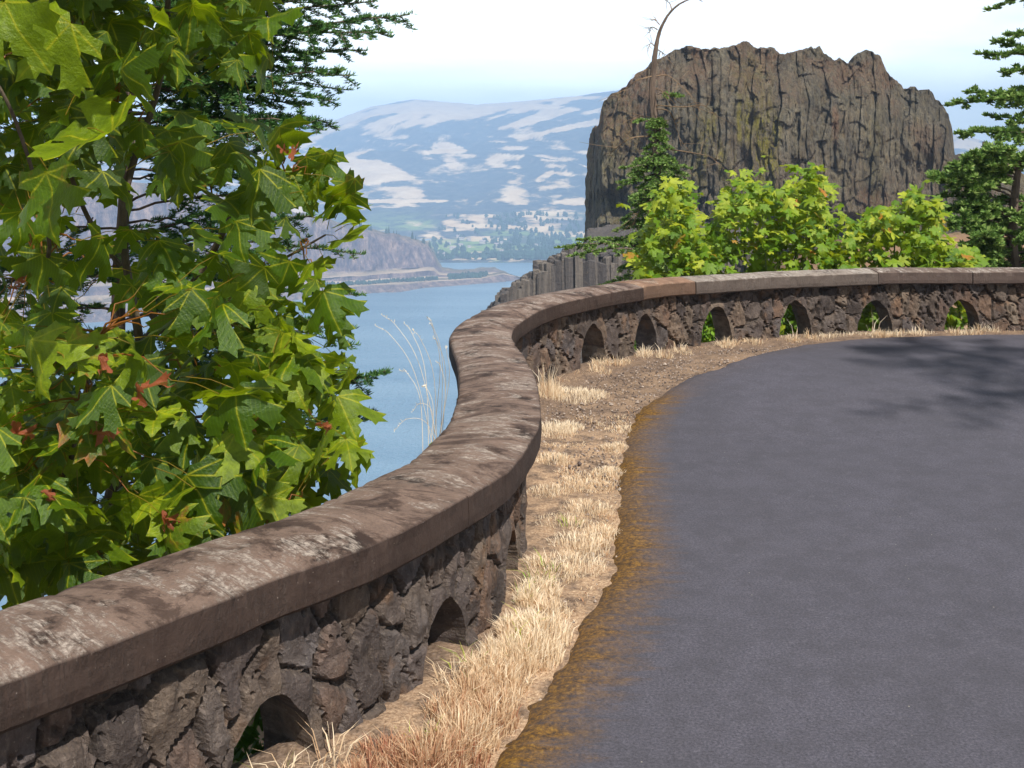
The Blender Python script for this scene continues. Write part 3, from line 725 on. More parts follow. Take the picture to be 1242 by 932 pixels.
    rust = np.clip(rust+1.0*sm(1, .3, np.hypot((PX-1065+.9*(py_-250)*-.8)/30, (py_-248)/26))+.9*sm(1.1, .6, np.hypot((PX-1013)/5, (py_-155)/32))+.6*sm(1.1, .4, np.hypot((PX-765)/45, (py_-150)/60))+.5*sm(1.1, .4, np.hypot((PX-1125)/26, (py_-170)/26)), 0, 1)
    lich = sm(1.0, .45, np.hypot((PX-900)/75, (py_-180)/75))*sm(-.15, .35, fbm(LL/1.6, Z[:, :nv]/11, 0, 4, 122))*1.0
    lich = np.clip(1.1*lich+.25*sm(.1, .5, fbm(LL/5, Z[:, :nv]/12, 0, 3, 123)), 0, 1)
    dark = np.clip(.35*sm(.1, .5, fbm(LL/4, Z[:, :nv]/9, 0, 4, 124)), 0, 1)
    mk('butte', np.stack([X, Y, Z], -1).reshape(-1, 3), [gridf(*X.shape)[:, ::-1]], M['rock'], None, dict(rust=full(rust).ravel(), lichen=full(lich).ravel(), dark=full(dark).ravel()), smooth=False, kind='structure')
butte()

def ledge():
    prof = np.array([(583, 388), (587, 380), (596, 372), (602, 358), (617, 350), (639, 333), (654, 320), (670, 314), (694, 300), (702, 303), (712, 308), (730, 309), (752, 305), (775, 303), (800, 300), (830, 300), (900, 300)])
    b = MB(); px = 583.0; i = 0; D = 92.0
    while px < 880:
        wpx = random.uniform(5.0, 8.5) if px > 600 else random.uniform(4.5, 7); 
        ty = np.interp(px+wpx/2, prof[:, 0], prof[:, 1])+random.uniform(-2.0, 2.0)
        for row in range(3):
            d = D+row*1.0+random.uniform(-.35, .35)+(0 if px < 712 else 1.2)+max(0, (600-px))*.06
            w = wpx/F*d*.86; xc = (px+wpx/2+random.uniform(-.8, .8)+row*1.5-CX)/F*d
            zt = EYE-(ty-HY)/F*d+(random.uniform(-.9, -.1) if row == 0 else random.uniform(0, .35) if row == 2 else 0)
            n = random.choice((5, 6, 6)); a0 = random.uniform(0, 1.5); nz = 26
            th = a0+np.linspace(0, 2*np.pi, n, endpoint=False)+rng.uniform(-.12, .12, n)
            zz = np.linspace(-62, zt, nz); zz[-1] = zt
            zz[1:-1] += rng.uniform(-.5, .5, nz-2)
            rr = w*(1+.07*fbm(zz/1.3, i*3.3, 0, 2, 130)+.05*rng.uniform(-1, 1, nz)); sx = .12*fbm(zz/5, i*7.7, 1, 2, 131); 
            V = np.stack([xc+sx[:, None]+rr[:, None]*np.cos(th)[None], d+rr[:, None]*np.sin(th)[None]*1.1, np.repeat(zz[:, None], n, 1)], -1)
            V[-1, :, 2] += rng.uniform(-.18, .12, n)
            q = [[k_*n+j, k_*n+(j+1) % n, (k_+1)*n+(j+1) % n, (k_+1)*n+j] for k_ in range(nz-1) for j in range(n)]
            V = V.reshape(-1, 3); c = V[-n:].mean(0)+[0, 0, .12]; V = np.vstack([V, c])
            T = [[nz*n-n+j, nz*n-n+(j+1) % n, nz*n] for j in range(n)]
            b.add(V, T=T, Q=q, tone=random.random()); i += 1
        px += wpx
    # broken slope rising from the column tops to the tower
    pxs = np.linspace(590, 900, 120); ty = np.interp(pxs, prof[:, 0], prof[:, 1]); v = np.linspace(0, 1, 20)
    Y = D+1.5+v[None]*26+0*pxs[:, None]; X = (pxs[:, None]-CX)/F*(D+1.5+v[None]*26)
    Z = (EYE-(ty-HY)/F*(D+1.5))[:, None]-.4+v[None]*1.2+.5*fbm(X/2, Y/2, 0, 4, 133)
    Z -= v[None]*10*sm(714, 690, pxs)[:, None]
    b.add(np.stack([X, Y, Z], -1).reshape(-1, 3), Q=gridf(120, 20)[:, ::-1], tone=.25)
    b.build('basalt_columns', M['columns'], kind='structure')
ledge()

# ------------------------------------------------------------------ foliage
def leaf_shape(detail=True):
    half = [(0.0, 1.0), (.07, .87), (.15, .80), (.13, .70), (.24, .63), (.17, .50), (.22, .46), (.36, .62), (.40, .72), (.47, .62), (.63, .60), (.56, .48), (.66, .38), (.50, .32), (.34, .24), (.30, .17), (.40, .12), (.54, .06), (.44, -.02), (.40, -.12), (.26, -.07), (.12, -.10), (0, 0)]
    if not detail: half = [(0, 1), (.16, .72), (.14, .48), (.44, .66), (.62, .42), (.32, .22), (.5, 0), (.2, -.1), (0, 0)]
    right = half; left = [(-x, y) for x, y in half[-2:0:-1]]
    poly = right+left
    pts = [Vector(p) for p in poly]; n = len(pts)
    if detail:
        for y in (.2, .4, .6, .8): pts.append(Vector((0, y)))
        for x, y in ((.12, .3), (.25, .35), (.38, .45), (.18, .1), (.3, .06), (.08, .55)):
            pts += [Vector((x, y)), Vector((-x, y))]
    else: pts.append(Vector((0, .4)))
    vs, es, fs, _, _, _ = delaunay_2d_cdt(pts, [(i, (i+1) % n) for i in range(n)], [list(range(n))], 1, 1e-5)
    V = np.array([(v.x, v.y, 0) for v in vs]); T = np.array([f[:3] for f in fs if len(f) == 3])
    a, b_, c = V[T[:, 0]], V[T[:, 1]], V[T[:, 2]]
    flip = np.cross(b_-a, c-a)[:, 2] < 0; T[flip] = T[flip][:, ::-1]
    return V, T
LV, LT = leaf_shape(True); LV2, LT2 = leaf_shape(False)
def put_leaf(mb, p, size, normal, tip, tone, dry, curl=.25, detail=True):
    V0, T = (LV, LT) if detail else (LV2, LT2)
    V = V0.copy(); V[:, 0] *= random.uniform(.9, 1.15)
    fold = random.uniform(.05, .65); dr = random.uniform(.0, curl*2.4)
    x, y = V[:, 0], V[:, 1]
    wv = .05*np.sin(x*9+random.uniform(0, 6))*np.abs(x)*2+.05*np.sin(y*8+random.uniform(0, 6))
    z = fold*np.abs(x)**1.15*-1*random.choice((1, 1, -.6))-dr*(y-.3)**2*np.sign(y-.2)-random.uniform(0, .55)*x*x+wv
    if dry > .9:
        z = z+.5*np.sin(x*5+1)*np.abs(x)+.25*np.cos(y*7); V[:, 0] = x*.55
    n = np.asarray(normal, float); n /= np.linalg.norm(n); t = np.asarray(tip, float); t = t-n*(t@n); t /= np.linalg.norm(t)+1e-9; r = np.cross(t, n)
    W = p+size*(V[:, 0:1]*r+V[:, 1:2]*t+z[:, None]*n)
    mb.add(W, T=T, tone=np.clip(tone+0*x, 0, 1), leafco=V0, dry=np.full(len(V), dry))
def pip(poly, x, y):
    c = False; n = len(poly)
    for i in range(n):
        x0, y0 = poly[i]; x1, y1 = poly[(i+1) % n]
        if (y0 > y) != (y1 > y) and x < (x1-x0)*(y-y0)/(y1-y0)+x0: c = not c
    return c

def curve(p0, p1, sag=0.0, n=10, wob=.02):
    t = np.linspace(0, 1, n)[:, None]; p = p0+(p1-p0)*t; p = p+np.array([0, 0, sag])*4*t*(1-t)
    w = rng.normal(0, wob, (n, 3)); w[0] = w[-1] = 0
    return p+w

# ---- big maple just over the wall on the left
def big_maple():
    base = np.array([-2.05, 5.6, -4.6])
    t = thing('maple_tree', base, 'big broad-leaved maple at the left, leaning over the coping, some leaves dried red', 'tree', 'trees growing beyond the wall')
    tr = MB(); trunk = np.array([[-2.05, 5.6, -4.6], [-2.0, 5.4, -3.0], [-2.05, 5.2, -1.6], [-1.95, 4.9, -.5], P(170, 420, 4.7)])
    tr.tube(spline(trunk, 8), np.linspace(.075, .022, 33), 9, .06); tr.build('trunk', M['bark'], t, base)
    # limbs seen in the photograph
    limbs = []
    def limb(pts, r0, r1, name='branch', mat='bark'):
        p = spline(np.array(pts), 8); b = MB(); b.tube(p, np.linspace(r0, r1, len(p)), 7, .05); b.build(name, M[mat], t, base); limbs.append(p)
    fork = P(285, 252, 4.5)
    limb([P(170, 420, 4.7), P(215, 370, 4.65), P(250, 320, 4.6), P(274, 275, 4.5), fork], .021, .011)
    limb([fork, P(262, 240, 4.5), P(240, 225, 4.4), P(180, 170, 4.3), P(120, 90, 4.3), P(60, -40, 4.3)], .010, .006, mat='greenstem')
    limb([fork, P(305, 235, 4.5), P(335, 212, 4.4), P(355, 208, 4.4)], .008, .003, mat='greenstem')
    limb([P(175, 410, 4.7), P(240, 385, 4.6), P(290, 345, 4.5), P(360, 305, 4.4), P(395, 285, 4.4)], .010, .004)
    limb([P(190, 390, 4.7), P(150, 330, 4.9), P(100, 250, 4.9), P(60, 120, 4.6), P(30, -60, 4.4)], .016, .006)
    limb([[-1.95, 4.9, -.5], P(120, 560, 4.4), P(170, 500, 4.3), P(245, 420, 4.2), P(262, 385, 4.2)], .012, .004, mat='greenstem')
    limb([[-2.0, 5.0, -.9], P(60, 640, 3.9), P(85, 560, 3.7), P(110, 450, 3.6), P(120, 410, 3.6)], .012, .004)
    limb([[-1.95, 4.9, -.5], P(150, 660, 4.0), P(260, 620, 4.0), P(330, 640, 4.1)], .010, .003, mat='greenstem')
    limb([[-1.95, 4.9, -.6], P(120, 700, 3.9), P(130, 640, 3.9), P(200, 560, 4.0), P(320, 470, 4.2)], .011, .004, mat='greenstem')
    limb([P(30, 330, 4.4), P(60, 300, 3.6), P(20, 150, 3.2), P(-30, 60, 3.1)], .009, .004)
    # upper crown above the picture, continuing the tree
    limb([P(170, 420, 4.7), P(150, 250, 4.8), P(200, 60, 5.0), [-1.6, 5.0, 3.4], [-1.4, 4.6, 4.3]], .02, .008)
    poly = [(-60, -60), (325, -60), (328, 45), (300, 95), (262, 108), (240, 160), (292, 148), (335, 150), (380, 185), (415, 225), (430, 270), (400, 300), (395, 330), (418, 365), (428, 440), (432, 500), (430, 575), (392, 600), (330, 640), (230, 680), (120, 720), (0, 745), (-60, 760)]
    crown = MB(); stalk = MB(); tw = MB()
    allp = np.vstack(limbs)
    holes = [(112, 268, 26), (38, 262, 10), (272, 235, 14), (230, 262, 12), (20, 375, 10), (248, 78, 10), (206, 10, 9), (175, 235, 8), (300, 40, 7), (60, 250, 8), (150, 315, 12), (325, 350, 9), (105, 378, 9)]
    leaves = []
    def one(px, py, d, size, tone, dry=0.0, face=None, tipd=None, force=False, curl=.3):
        p = P(px, py, d)
        if sdist(np.array([p[0]]), np.array([p[1]]))[0] < CW+.10 and p[2] < .95: return False
        tocam = -p+np.array([0, 0, EYE]); tocam /= np.linalg.norm(tocam)
        nrm = face if face is not None else np.array([-.1, 0, .7])+tocam*random.uniform(-.2, 1.0)+rng.normal(0, .55, 3)
        out = p-np.array([-2.2, 5.3, p[2]]); out /= np.linalg.norm(out)+1e-6
        tip = tipd if tipd is not None else out*random.uniform(.0, .6)+np.array([0, 0, -1.0])+rng.normal(0, .45, 3)
        tip = np.asarray(tip, float); tip = tip/np.linalg.norm(tip)
        nn = nrm/np.linalg.norm(nrm); tt = tip-nn*(tip@nn); tt /= np.linalg.norm(tt)+1e-6
        b0 = p-tt*size*.45
        put_leaf(crown, b0, size, nrm, tip, tone, dry, curl)
        j = ((allp-b0)**2).sum(1).argmin(); q = allp[j]; dist = np.linalg.norm(q-b0)
        ln = min(dist, .17); e = b0+(q-b0)/(dist+1e-6)*ln
        crown.tube(np.array([b0, (b0+e)/2+[0, 0, .012], e]), [.0014, .0014, .0018], 4, tone=.9, leafco=np.tile([[.3, .3, 0]], (12, 1)), dry=.42)
        if .17 < dist < .45 and random.random() < .6:
            crown.tube(curve(e, q, .03, 6, .01), np.linspace(.002, .0045, 6), 4, tone=.2, leafco=np.tile([[.3, .3, 0]], (24, 1)), dry=.5)
        return True
    n = 0; tries = 0
    while n < 640 and tries < 12000:
        tries += 1
        px = random.uniform(-50, 445); py = random.uniform(-50, 745)
        if not pip(poly, px, py): continue
        if any((px-a)**2+(py-b)**2 < (r+12)**2 for a, b, r in holes): continue
        dens = 1.0
        if py < 400 and px > 260 and py > 110: dens = .8
        if 230 < py < 400 and px < 260: dens = .55
        if random.random() > dens: continue
        if py < 330: d = random.uniform(3.7, 5.2)
        elif py < 480: d = random.uniform(3.6, 5.0)
        else: d = random.uniform(3.5, 4.9)
        if px < 120 and py > 400: d = random.uniform(3.2, 4.6)
        if px > 330: d = random.uniform(4.2, 5.0)
        size = random.uniform(.10, .22)*(1.0 if d > 3.4 else .85)
        tone = np.clip(random.gauss(.42, .27)+(.22 if px > 330 else 0)+(.12 if py > 400 else -.12), 0, 1)  # upper leaves darker, right and lower ones lighter: overhead shade put into tone
        dry = .0 if random.random() > .04 else random.uniform(.2, .4)
        if one(px, py, d, size, tone, dry): n += 1
    # sunlit large leaves that stand out in the photograph
    for px, py, d, sz, tn, dr in ((95, 165, 2.95, .25, .8, 0), (55, 60, 3.0, .22, .85, 0), (60, 250, 3.1, .22, .55, .3), (25, 40, 2.9, .22, .8, 0), (45, 445, 3.2, .2, .95, 0), (118, 425, 3.4, .15, 1, 0), (110, 430, 3.3, .17, .9, .35),
        (175, 440, 3.6, .17, .8, 0), (410, 235, 4.3, .2, .35, .35), (335, 175, 4.3, .22, .65, .15), (330, 205, 4.3, .17, .6, 0), (375, 325, 4.3, .17, .8, .25), (425, 290, 4.3, .17, .8, 0), (400, 375, 4.3, .19, .45, .1), (340, 345, 4.3, .22, .5, 0), (400, 460, 4.4, .2, .9, 0),
        (420, 505, 4.4, .21, .8, 0), (430, 565, 4.35, .19, .9, .3), (295, 615, 3.75, .19, .75, .5), (335, 625, 4.0, .16, .9, .2), (210, 655, 3.5, .17, .7, .35), (130, 520, 3.4, .22, .35, .42), (350, 440, 4.2, .21, .6, 0), (300, 500, 4.1, .2, .65, .1), (240, 520, 3.9, .2, .7, 0), (60, 530, 3.4, .2, .6, 0), (25, 600, 3.3, .2, .55, 0), (325, 30, 4.1, .2, .5, 0), (318, 90, 4.1, .2, .6, 0), (230, 30, 4.0, .2, .35, 0)):
        one(px, py, d, sz, tn, dr)
    # crown above the frame, added to shade the leaves in view
    for _ in range(900):
        p = np.array([random.gauss(-2.3, .7), random.gauss(3.8, .7), random.uniform(2.45, 4.4)])
        if EYE+p[1]*.165 > p[2]-.1: continue
        if p[0]/p[1] > -.25 and p[2] < 2.55: continue
        put_leaf(crown, p, random.uniform(.15, .24), np.array([0, 0, 1])+rng.normal(0, .35, 3), np.array([0, 0, -.6])+rng.normal(0, .6, 3), random.random()*.7, 0)
    crown.build('crown', M['leaf'], t, base, smooth=True);
    for px, py, d, sz in ((128, 434, 3.25, .06), (172, 470, 3.4, .08), (115, 520, 3.3, .085), (62, 590, 3.3, .045), (304, 505, 4.0, .075), (290, 543, 3.9, .075), (270, 592, 3.7, .05), (20, 342, 3.6, .06), (352, 188, 4.3, .06), (388, 516, 4.3, .06), (205, 627, 3.5, .05), (22, 517, 3.3, .07), (270, 440, 4.0, .05)):
        b = MB(); p = P(px, py, d)
        for _ in range(2): put_leaf(b, p+rng.normal(0, .010, 3), sz*random.uniform(.65, 1.0), rng.normal(0, 1, 3), np.array([0, 0, -1])+rng.normal(0, .5, 3), random.random(), 1.0, .9)
        b.build('dried_leaf', M['deadleaf'], t, base, smooth=True)
big_maple()

# ---- firs
class Fir:
    def __init__(s, nl=.036, nw=.0034, dens=520): s.w = MB(); s.nd = []; s.nl, s.nw, s.dens = nl, nw, dens
    def needles(s, a, b, tipf=0.0, k=1.0):
        L = np.linalg.norm(b-a); n = int(L*s.dens*k)+4
        t = rng.uniform(0, 1.03, n)[:, None]; d = (b-a)/(L+1e-9)
        p = a+(b-a)*t; r = rng.normal(0, 1, (n, 3)); r -= (r@d)[:, None]*d; r /= np.linalg.norm(r, axis=1)[:, None]
        r[:, 2] = np.abs(r[:, 2])*.6+r[:, 2]*.4
        dr = d*rng.uniform(.2, .65, (n, 1))+r; dr /= np.linalg.norm(dr, axis=1)[:, None]
        ln = s.nl*rng.uniform(.7, 1.15, (n, 1)); side = np.cross(dr, rng.normal(0, 1, (n, 3))); side /= np.linalg.norm(side, axis=1)[:, None]
        tone = np.clip(rng.normal(.35, .18, n)+tipf*.35+.25*(t[:, 0] > .85), 0, 1)
        s.nd.append((p, p+dr*ln, side*s.nw, tone))
    def branch(s, p0, p1, sag=.06, nsec=16, slen=.28, r=.008, tert=True, bare=.15, k=1.0, flat=.5):
        n = 14; p = curve(np.asarray(p0, float), np.asarray(p1, float), sag, n, .008)
        s.w.tube(p, np.linspace(r, r*.25, n), 5)
        D = p[-1]-p[0]; L = np.linalg.norm(D); D /= L; side = np.cross(D, [0, 0, 1]); side /= np.linalg.norm(side)+1e-6; up = np.cross(side, D)
        for i in range(nsec):
            f = bare+(1-bare)*(i+.5)/nsec*.98; q = np.array([np.interp(f, np.linspace(0, 1, n), p[:, c]) for c in range(3)])
            sg = 1 if i % 2 else -1; l = slen*(1.08-f)**.7*random.uniform(.7, 1.15)
            dd = D*random.uniform(.55, .95)+side*sg*random.uniform(.7, 1.0)+up*random.gauss(-.05, flat); dd /= np.linalg.norm(dd)
            e = q+dd*l+np.array([0, 0, -.22*l]); s.w.tube(np.array([q, e]), [r*.33, r*.15], 4); s.needles(q, e, .3, k)
            if tert:
                m = max(2, int(l/.075))
                for j in range(m):
                    g = (j+.6)/m; qq = q+(e-q)*g; s2 = 1 if j % 2 else -1
                    d2 = dd*.9+np.cross(dd, up)*s2*.65+up*random.gauss(-.2, .35); d2 /= np.linalg.norm(d2)
                    ee = qq+d2*l*.42*(1.1-g)*random.uniform(.6, 1.2); s.needles(qq, ee, .8, k)
        s.needles(p[n//2], p[-1], .4, k)
    def build(s, t, base, nm, bm):
        A = np.concatenate([a for a, _, _, _ in s.nd]); B = np.concatenate([b for _, b, _, _ in s.nd]); C = np.concatenate([c for _, _, c, _ in s.nd]); T = np.concatenate([d for _, _, _, d in s.nd])
        n = len(A); mid = A+(B-A)*.45
        V = np.stack([A, mid+C, B, mid-C], 1).reshape(-1, 3)-np.asarray(base); Q = np.arange(4*n).reshape(-1, 4)
        mk('crown', V, [Q], nm, t, dict(tone=np.repeat(T, 4))); s.w.build('branches', bm, t, base)

def near_fir():
    d = 6.6; base = np.array([P(140, 0, d)[0], d, -5.6])
    t = thing('fir_tree', base, 'dark needled fir behind the big maple at the left, its boughs reaching right', 'tree', 'trees growing beyond the wall')
    tr = MB(); pts = [base, P(140, 900, d), P(143, 395, d), P(150, 255, d), P(156, 60, d), [P(160, 0, d)[0], d, 4.6], [P(160, 0, d)[0]+.05, d, 6.0]]
    tr.tube(spline(pts, 6), np.linspace(.062, .012, 37), 8, .05); tr.build('trunk', M['firbark'], t, base)
    f = Fir()
    def B(y0, px, py, dd, sag=.05, **k):
        p0 = P(150, y0, d); p1 = P(px, py, dd); L = np.linalg.norm(p1-p0); f.branch(p0, p1, sag, max(8, int(L*17)), min(.40, .15+.2*L), .007+.003*L, **k)
    # boughs on the right, as photographed
    B(105, 497, 18, 6.3, .10); B(80, 455, 2, 6.6, .08); B(120, 425, 92, 6.0, .06); B(60, 400, -30, 6.9); B(150, 402, 150, 6.2, .05); B(165, 390, 158, 6.0, .08)
    B(330, 378, 262, 6.1, .05); B(345, 360, 300, 5.9, .03); B(390, 345, 355, 6.1); B(420, 375, 395, 6.2); B(520, 470, 450, 6.1, -.03, bare=.5); B(540, 452, 500, 6.3, -.02, bare=.6); B(300, 340, 240, 6.6); B(250, 330, 180, 6.9)
    B(40, 340, -60, 6.2); B(470, 330, 440, 6.2); B(560, 400, 560, 6.3)
    for a in ((70, 470, 40, 6.2), (95, 440, 62, 6.4), (115, 405, 122, 6.3), (50, 440, -8, 6.5), (30, 400, -45, 6.2), (130, 375, 128, 6.6), (140, 350, 165, 6.2), (90, 380, 75, 6.7), (60, 360, 30, 6.3), (110, 330, 110, 6.4), (20, 330, -10, 6.5), (100, 290, 60, 6.2), (160, 300, 150, 6.4)): B(*a)
    for i in range(92):
        y0 = -40+i*7.5+random.uniform(-6, 6); a = random.uniform(-.6, 3.7); L = random.uniform(.8, 1.55)
        if y0 > 215 and y0 < 300 and random.random() < .5: continue
        p0 = P(148, y0, d); p1 = p0+np.array([-math.cos(a)*L, -math.sin(a)*L*.8, random.uniform(-.25, .1)])
        if sdist(np.array([p1[0]]), np.array([p1[1]]))[0] < .8: continue
        f.branch(p0, p1, .05, 12, .25, .009)
    for i in range(18):
        z = 2.9+i*.17; a = random.uniform(0, 6.3); L = 1.35*(6.2-z)/3.3
        p0 = np.array([P(158, 0, d)[0], d, z]); f.branch(p0, p0+np.array([math.cos(a)*L, math.sin(a)*L, -.1]), .05, 8, .22, .008, k=.4)
    f.build(t, base, M['needle'], M['firbark'])
near_fir()

def snag_fir():
    d = 17.5; base = P(803, 0, d)*[1, 1, 0]+[0, 0, -7.5]
    t = thing('fir_tree', base, 'tall thin fir with a bare curving dead top, before the rock', 'tree', 'trees growing beyond the wall')
    pts = [base, P(803, 420, d), P(803, 330, d), P(800, 270, d), P(797, 210, d), P(794, 150, d), P(791, 110, d), P(794, 70, d), P(799, 42, d), P(808, 22, d), P(818, 10, d), P(828, 3, d), P(842, -2, d), P(852, 2, d)]
    p = spline(pts, 7); w = np.interp(np.linspace(0, 1, len(p)), [0, .25, .45, .55, .7, 1], [.10, .075, .055, .038, .02, .006])
    tr = MB(); tr.tube(p, w, 8, .1); tr.build('trunk', M['firbark'], t, base)
    dead = MB()
    def twig(pts, r=.013, forks=4, nz=1):
        q = spline(np.array(pts), 5); dead.tube(q, np.linspace(r, r*.25, len(q)), 5)
        for _ in range(forks):
            i = random.randrange(len(q)//3, len(q)-1); a = q[i]; dr = (q[min(i+2, len(q)-1)]-q[i-1]); dr /= np.linalg.norm(dr)+1e-6
            e = a+(dr+rng.normal(0, .6, 3))*random.uniform(.12, .32); dead.tube(np.array([a, (a+e)/2+rng.normal(0, .02, 3), e]), [r*.4, r*.3, r*.12], 4)
    for a in ([(795, 57), (789, 53), (785, 62)], [(797, 60), (803, 64), (808, 70)], [(793, 82), (785, 84), (779, 88)], [(793, 92), (772, 98), (760, 108), (752, 112)], [(793, 93), (810, 92), (830, 108), (846, 128)],
              [(794, 128), (830, 130), (852, 128), (870, 140)], [(794, 132), (812, 136), (822, 160), (826, 178)], [(791, 142), (775, 142), (764, 148)], [(790, 165), (765, 168), (745, 182), (738, 190)], [(800, 180), (830, 184), (860, 190), (872, 200)],
              [(797, 36), (791, 33), (786, 37)], [(800, 30), (794, 24), (790, 26)], [(806, 200), (830, 215), (845, 250), (850, 275)], [(800, 280), (818, 262), (836, 270), (850, 285)], [(800, 220), (775, 250), (768, 275)], [(796, 108), (806, 112), (820, 122)], [(800, 240), (785, 245), (772, 262)], [(815, 12), (812, 4), (806, 0)]):
        twig([P(x, y, d+random.uniform(-.4, .3)) if k else P(x, y, d) for k, (x, y) in enumerate(a)], .011, 6)
    dead.build('dead_branches', m_bark('dead_wood', (.11, .075, .045), (.30, .20, .12)), t, base)
    f = Fir(.055, .009, 260)
    rows = [(150, 12), (165, 14), (178, 20), (192, 28), (205, 36), (218, 45), (230, 50), (243, 44), (256, 42), (270, 46), (285, 52), (300, 56), (318, 60), (336, 60)]
    for y, w_ in rows:
        for k_ in range(10):
            a = random.uniform(0, 6.28); L = w_/F*d*random.uniform(.6, 1.25); 
            if y < 200 and random.random() < .3: continue
            p0 = P(799, y-8, d); f.branch(p0, p0+np.array([math.cos(a)*L, math.sin(a)*L, -.16-.14*L]), .03, max(4, int(L*11)), .12+.18*L, .01, tert=True, k=1)
    for x, y in ((828, 118), (768, 150), (838, 205), (752, 205), (748, 222), (835, 230)):
        p0 = P(797, y-4, d); f.branch(p0, P(x, y, d-.3), .02, 7, .16, .01)
    # the long low bough to the left
    for x, y, dd in ((676, 301, 16.9), (690, 312, 16.4), (700, 292, 17.6)):
        f.branch(P(800, 306, d), P(x, y, dd), .10, 24, .22, .02, bare=.12, k=1.3)
    f.build(t, base, M['needle_far'], M['firbark'])
snag_fir()

def right_trees():
    d = 17.0; base = P(1290, 0, d)*[1, 1, 0]+[0, 0, -5.5]
    t = thing('pine_tree', base, 'evergreen at the right edge whose open layered boughs stand against the sky', 'tree', 'trees growing beyond the wall')
    tr = MB(); tr.tube(spline([base, P(1290, 300, d), P(1284, 150, d), P(1292, 0, d), P(1288, -160, d)], 8), np.linspace(.15, .05, 33), 9, .08); tr.build('trunk', M['firbark'], t, base)
    f = Fir(.085, .016, 260)
    def lay(x0, y0, x1, y1, r=.018, n=16, sl=.33, sag=.08, dd=0.0):
        f.branch(P(x0, y0, d), P(x1, y1, d+dd), sag, n, sl, r, bare=.25, k=1.25, flat=.75)
    for a in ((1290, 120, 1150, 128, .018, 17, .30, .05), (1290, 130, 1172, 112, .015, 13, .3, .06), (1288, 160, 1160, 163, .016, 15, .30, .05), (1288, 165, 1180, 158, .014, 12, .3, .02, -1), (1288, 75, 1185, 66, .016, 12, .26, .06), (1288, 80, 1205, 50, .014, 10, .28, .06), (1288, 95, 1215, 88, .014, 9, .26), (1290, 150, 1195, 140, .014, 9, .26, 0, 1), (1290, 110, 1230, 108, .014, 9, .26, 0, 1), (1288, 60, 1220, 42, .014, 9, .22), (1288, 130, 1215, 120, .014, 10, .3, 0, -1)):
        lay(*a)
    for i in range(26):
        a = random.uniform(-1.4, 1.9); y = random.uniform(-150, 160); L = random.uniform(1.0, 1.8); p0 = P(1288, y, d)
        f.branch(p0, p0+np.array([math.cos(a)*L, math.sin(a)*L, -.1]), .06, 9, .28, .015, k=.6)
    f.build(t, base, M['needle_far'], M['firbark'])
    # lower bushy evergreen
    d = 16.2; base = P(1235, 0, d)*[1, 1, 0]+[0, 0, -5.0]
    t = thing('pine_tree', base, 'bushy evergreen low at the right edge, its crown just above the coping', 'tree', 'trees growing beyond the wall')
    tr = MB(); tr.tube(spline([base, P(1238, 400, d), P(1228, 300, d), P(1232, 225, d), P(1240, 192, d)], 8), np.linspace(.13, .03, 33), 9, .08); tr.build('trunk', M['firbark'], t, base)
    f = Fir(.085, .016, 260)
    for (x0, y0, x1, y1) in ((1230, 235, 1124, 212), (1230, 240, 1135, 222), (1230, 215, 1150, 203), (1232, 205, 1170, 192), (1235, 200, 1200, 184), (1230, 262, 1143, 258), (1230, 275, 1150, 270), (1230, 268, 1165, 250), (1230, 292, 1165, 300), (1230, 300, 1175, 318), (1230, 310, 1160, 325), (1230, 290, 1180, 285), (1232, 225, 1180, 215)):
        for k_ in range(2): f.branch(P(x0, y0, d), P(x1+random.uniform(-4, 6), y1+random.uniform(-5, 5), d-random.uniform(-.4, .9)), .08, 13, .34, .016, bare=.3, k=1.2, flat=.75)
    for i in range(40):
        a = random.uniform(0, 6.28); y = random.uniform(185, 350); L = random.uniform(.5, 1.15)*min(1, .45+(y-180)/90); p0 = P(1232, y, d)
        if not (.2 < a/3.14 < .8) and random.random() < .1: continue
        f.branch(p0, p0+np.array([math.cos(a)*L, math.sin(a)*L, random.uniform(-.1, .15)]), .06, 9, .3, .013, k=1.2, flat=.75)
    f.build(t, base, M['needle_far'], M['firbark'])
    # slim dead pole
    d = 26.0; base = P(1193, 0, d)*[1, 1, 0]+[0, 0, -9]
    t = thing('dead_tree', base, 'short bare broken trunk rising between the rock and the right-hand evergreens', 'tree', 'trees growing beyond the wall')
    b = MB(); b.tube(spline([base, P(1193, 300, d), P(1193, 215, d), P(1194, 172, d)], 6), np.linspace(.12, .05, 19), 7, .12); b.build('trunk', M['firbark'], t, base)
right_trees()

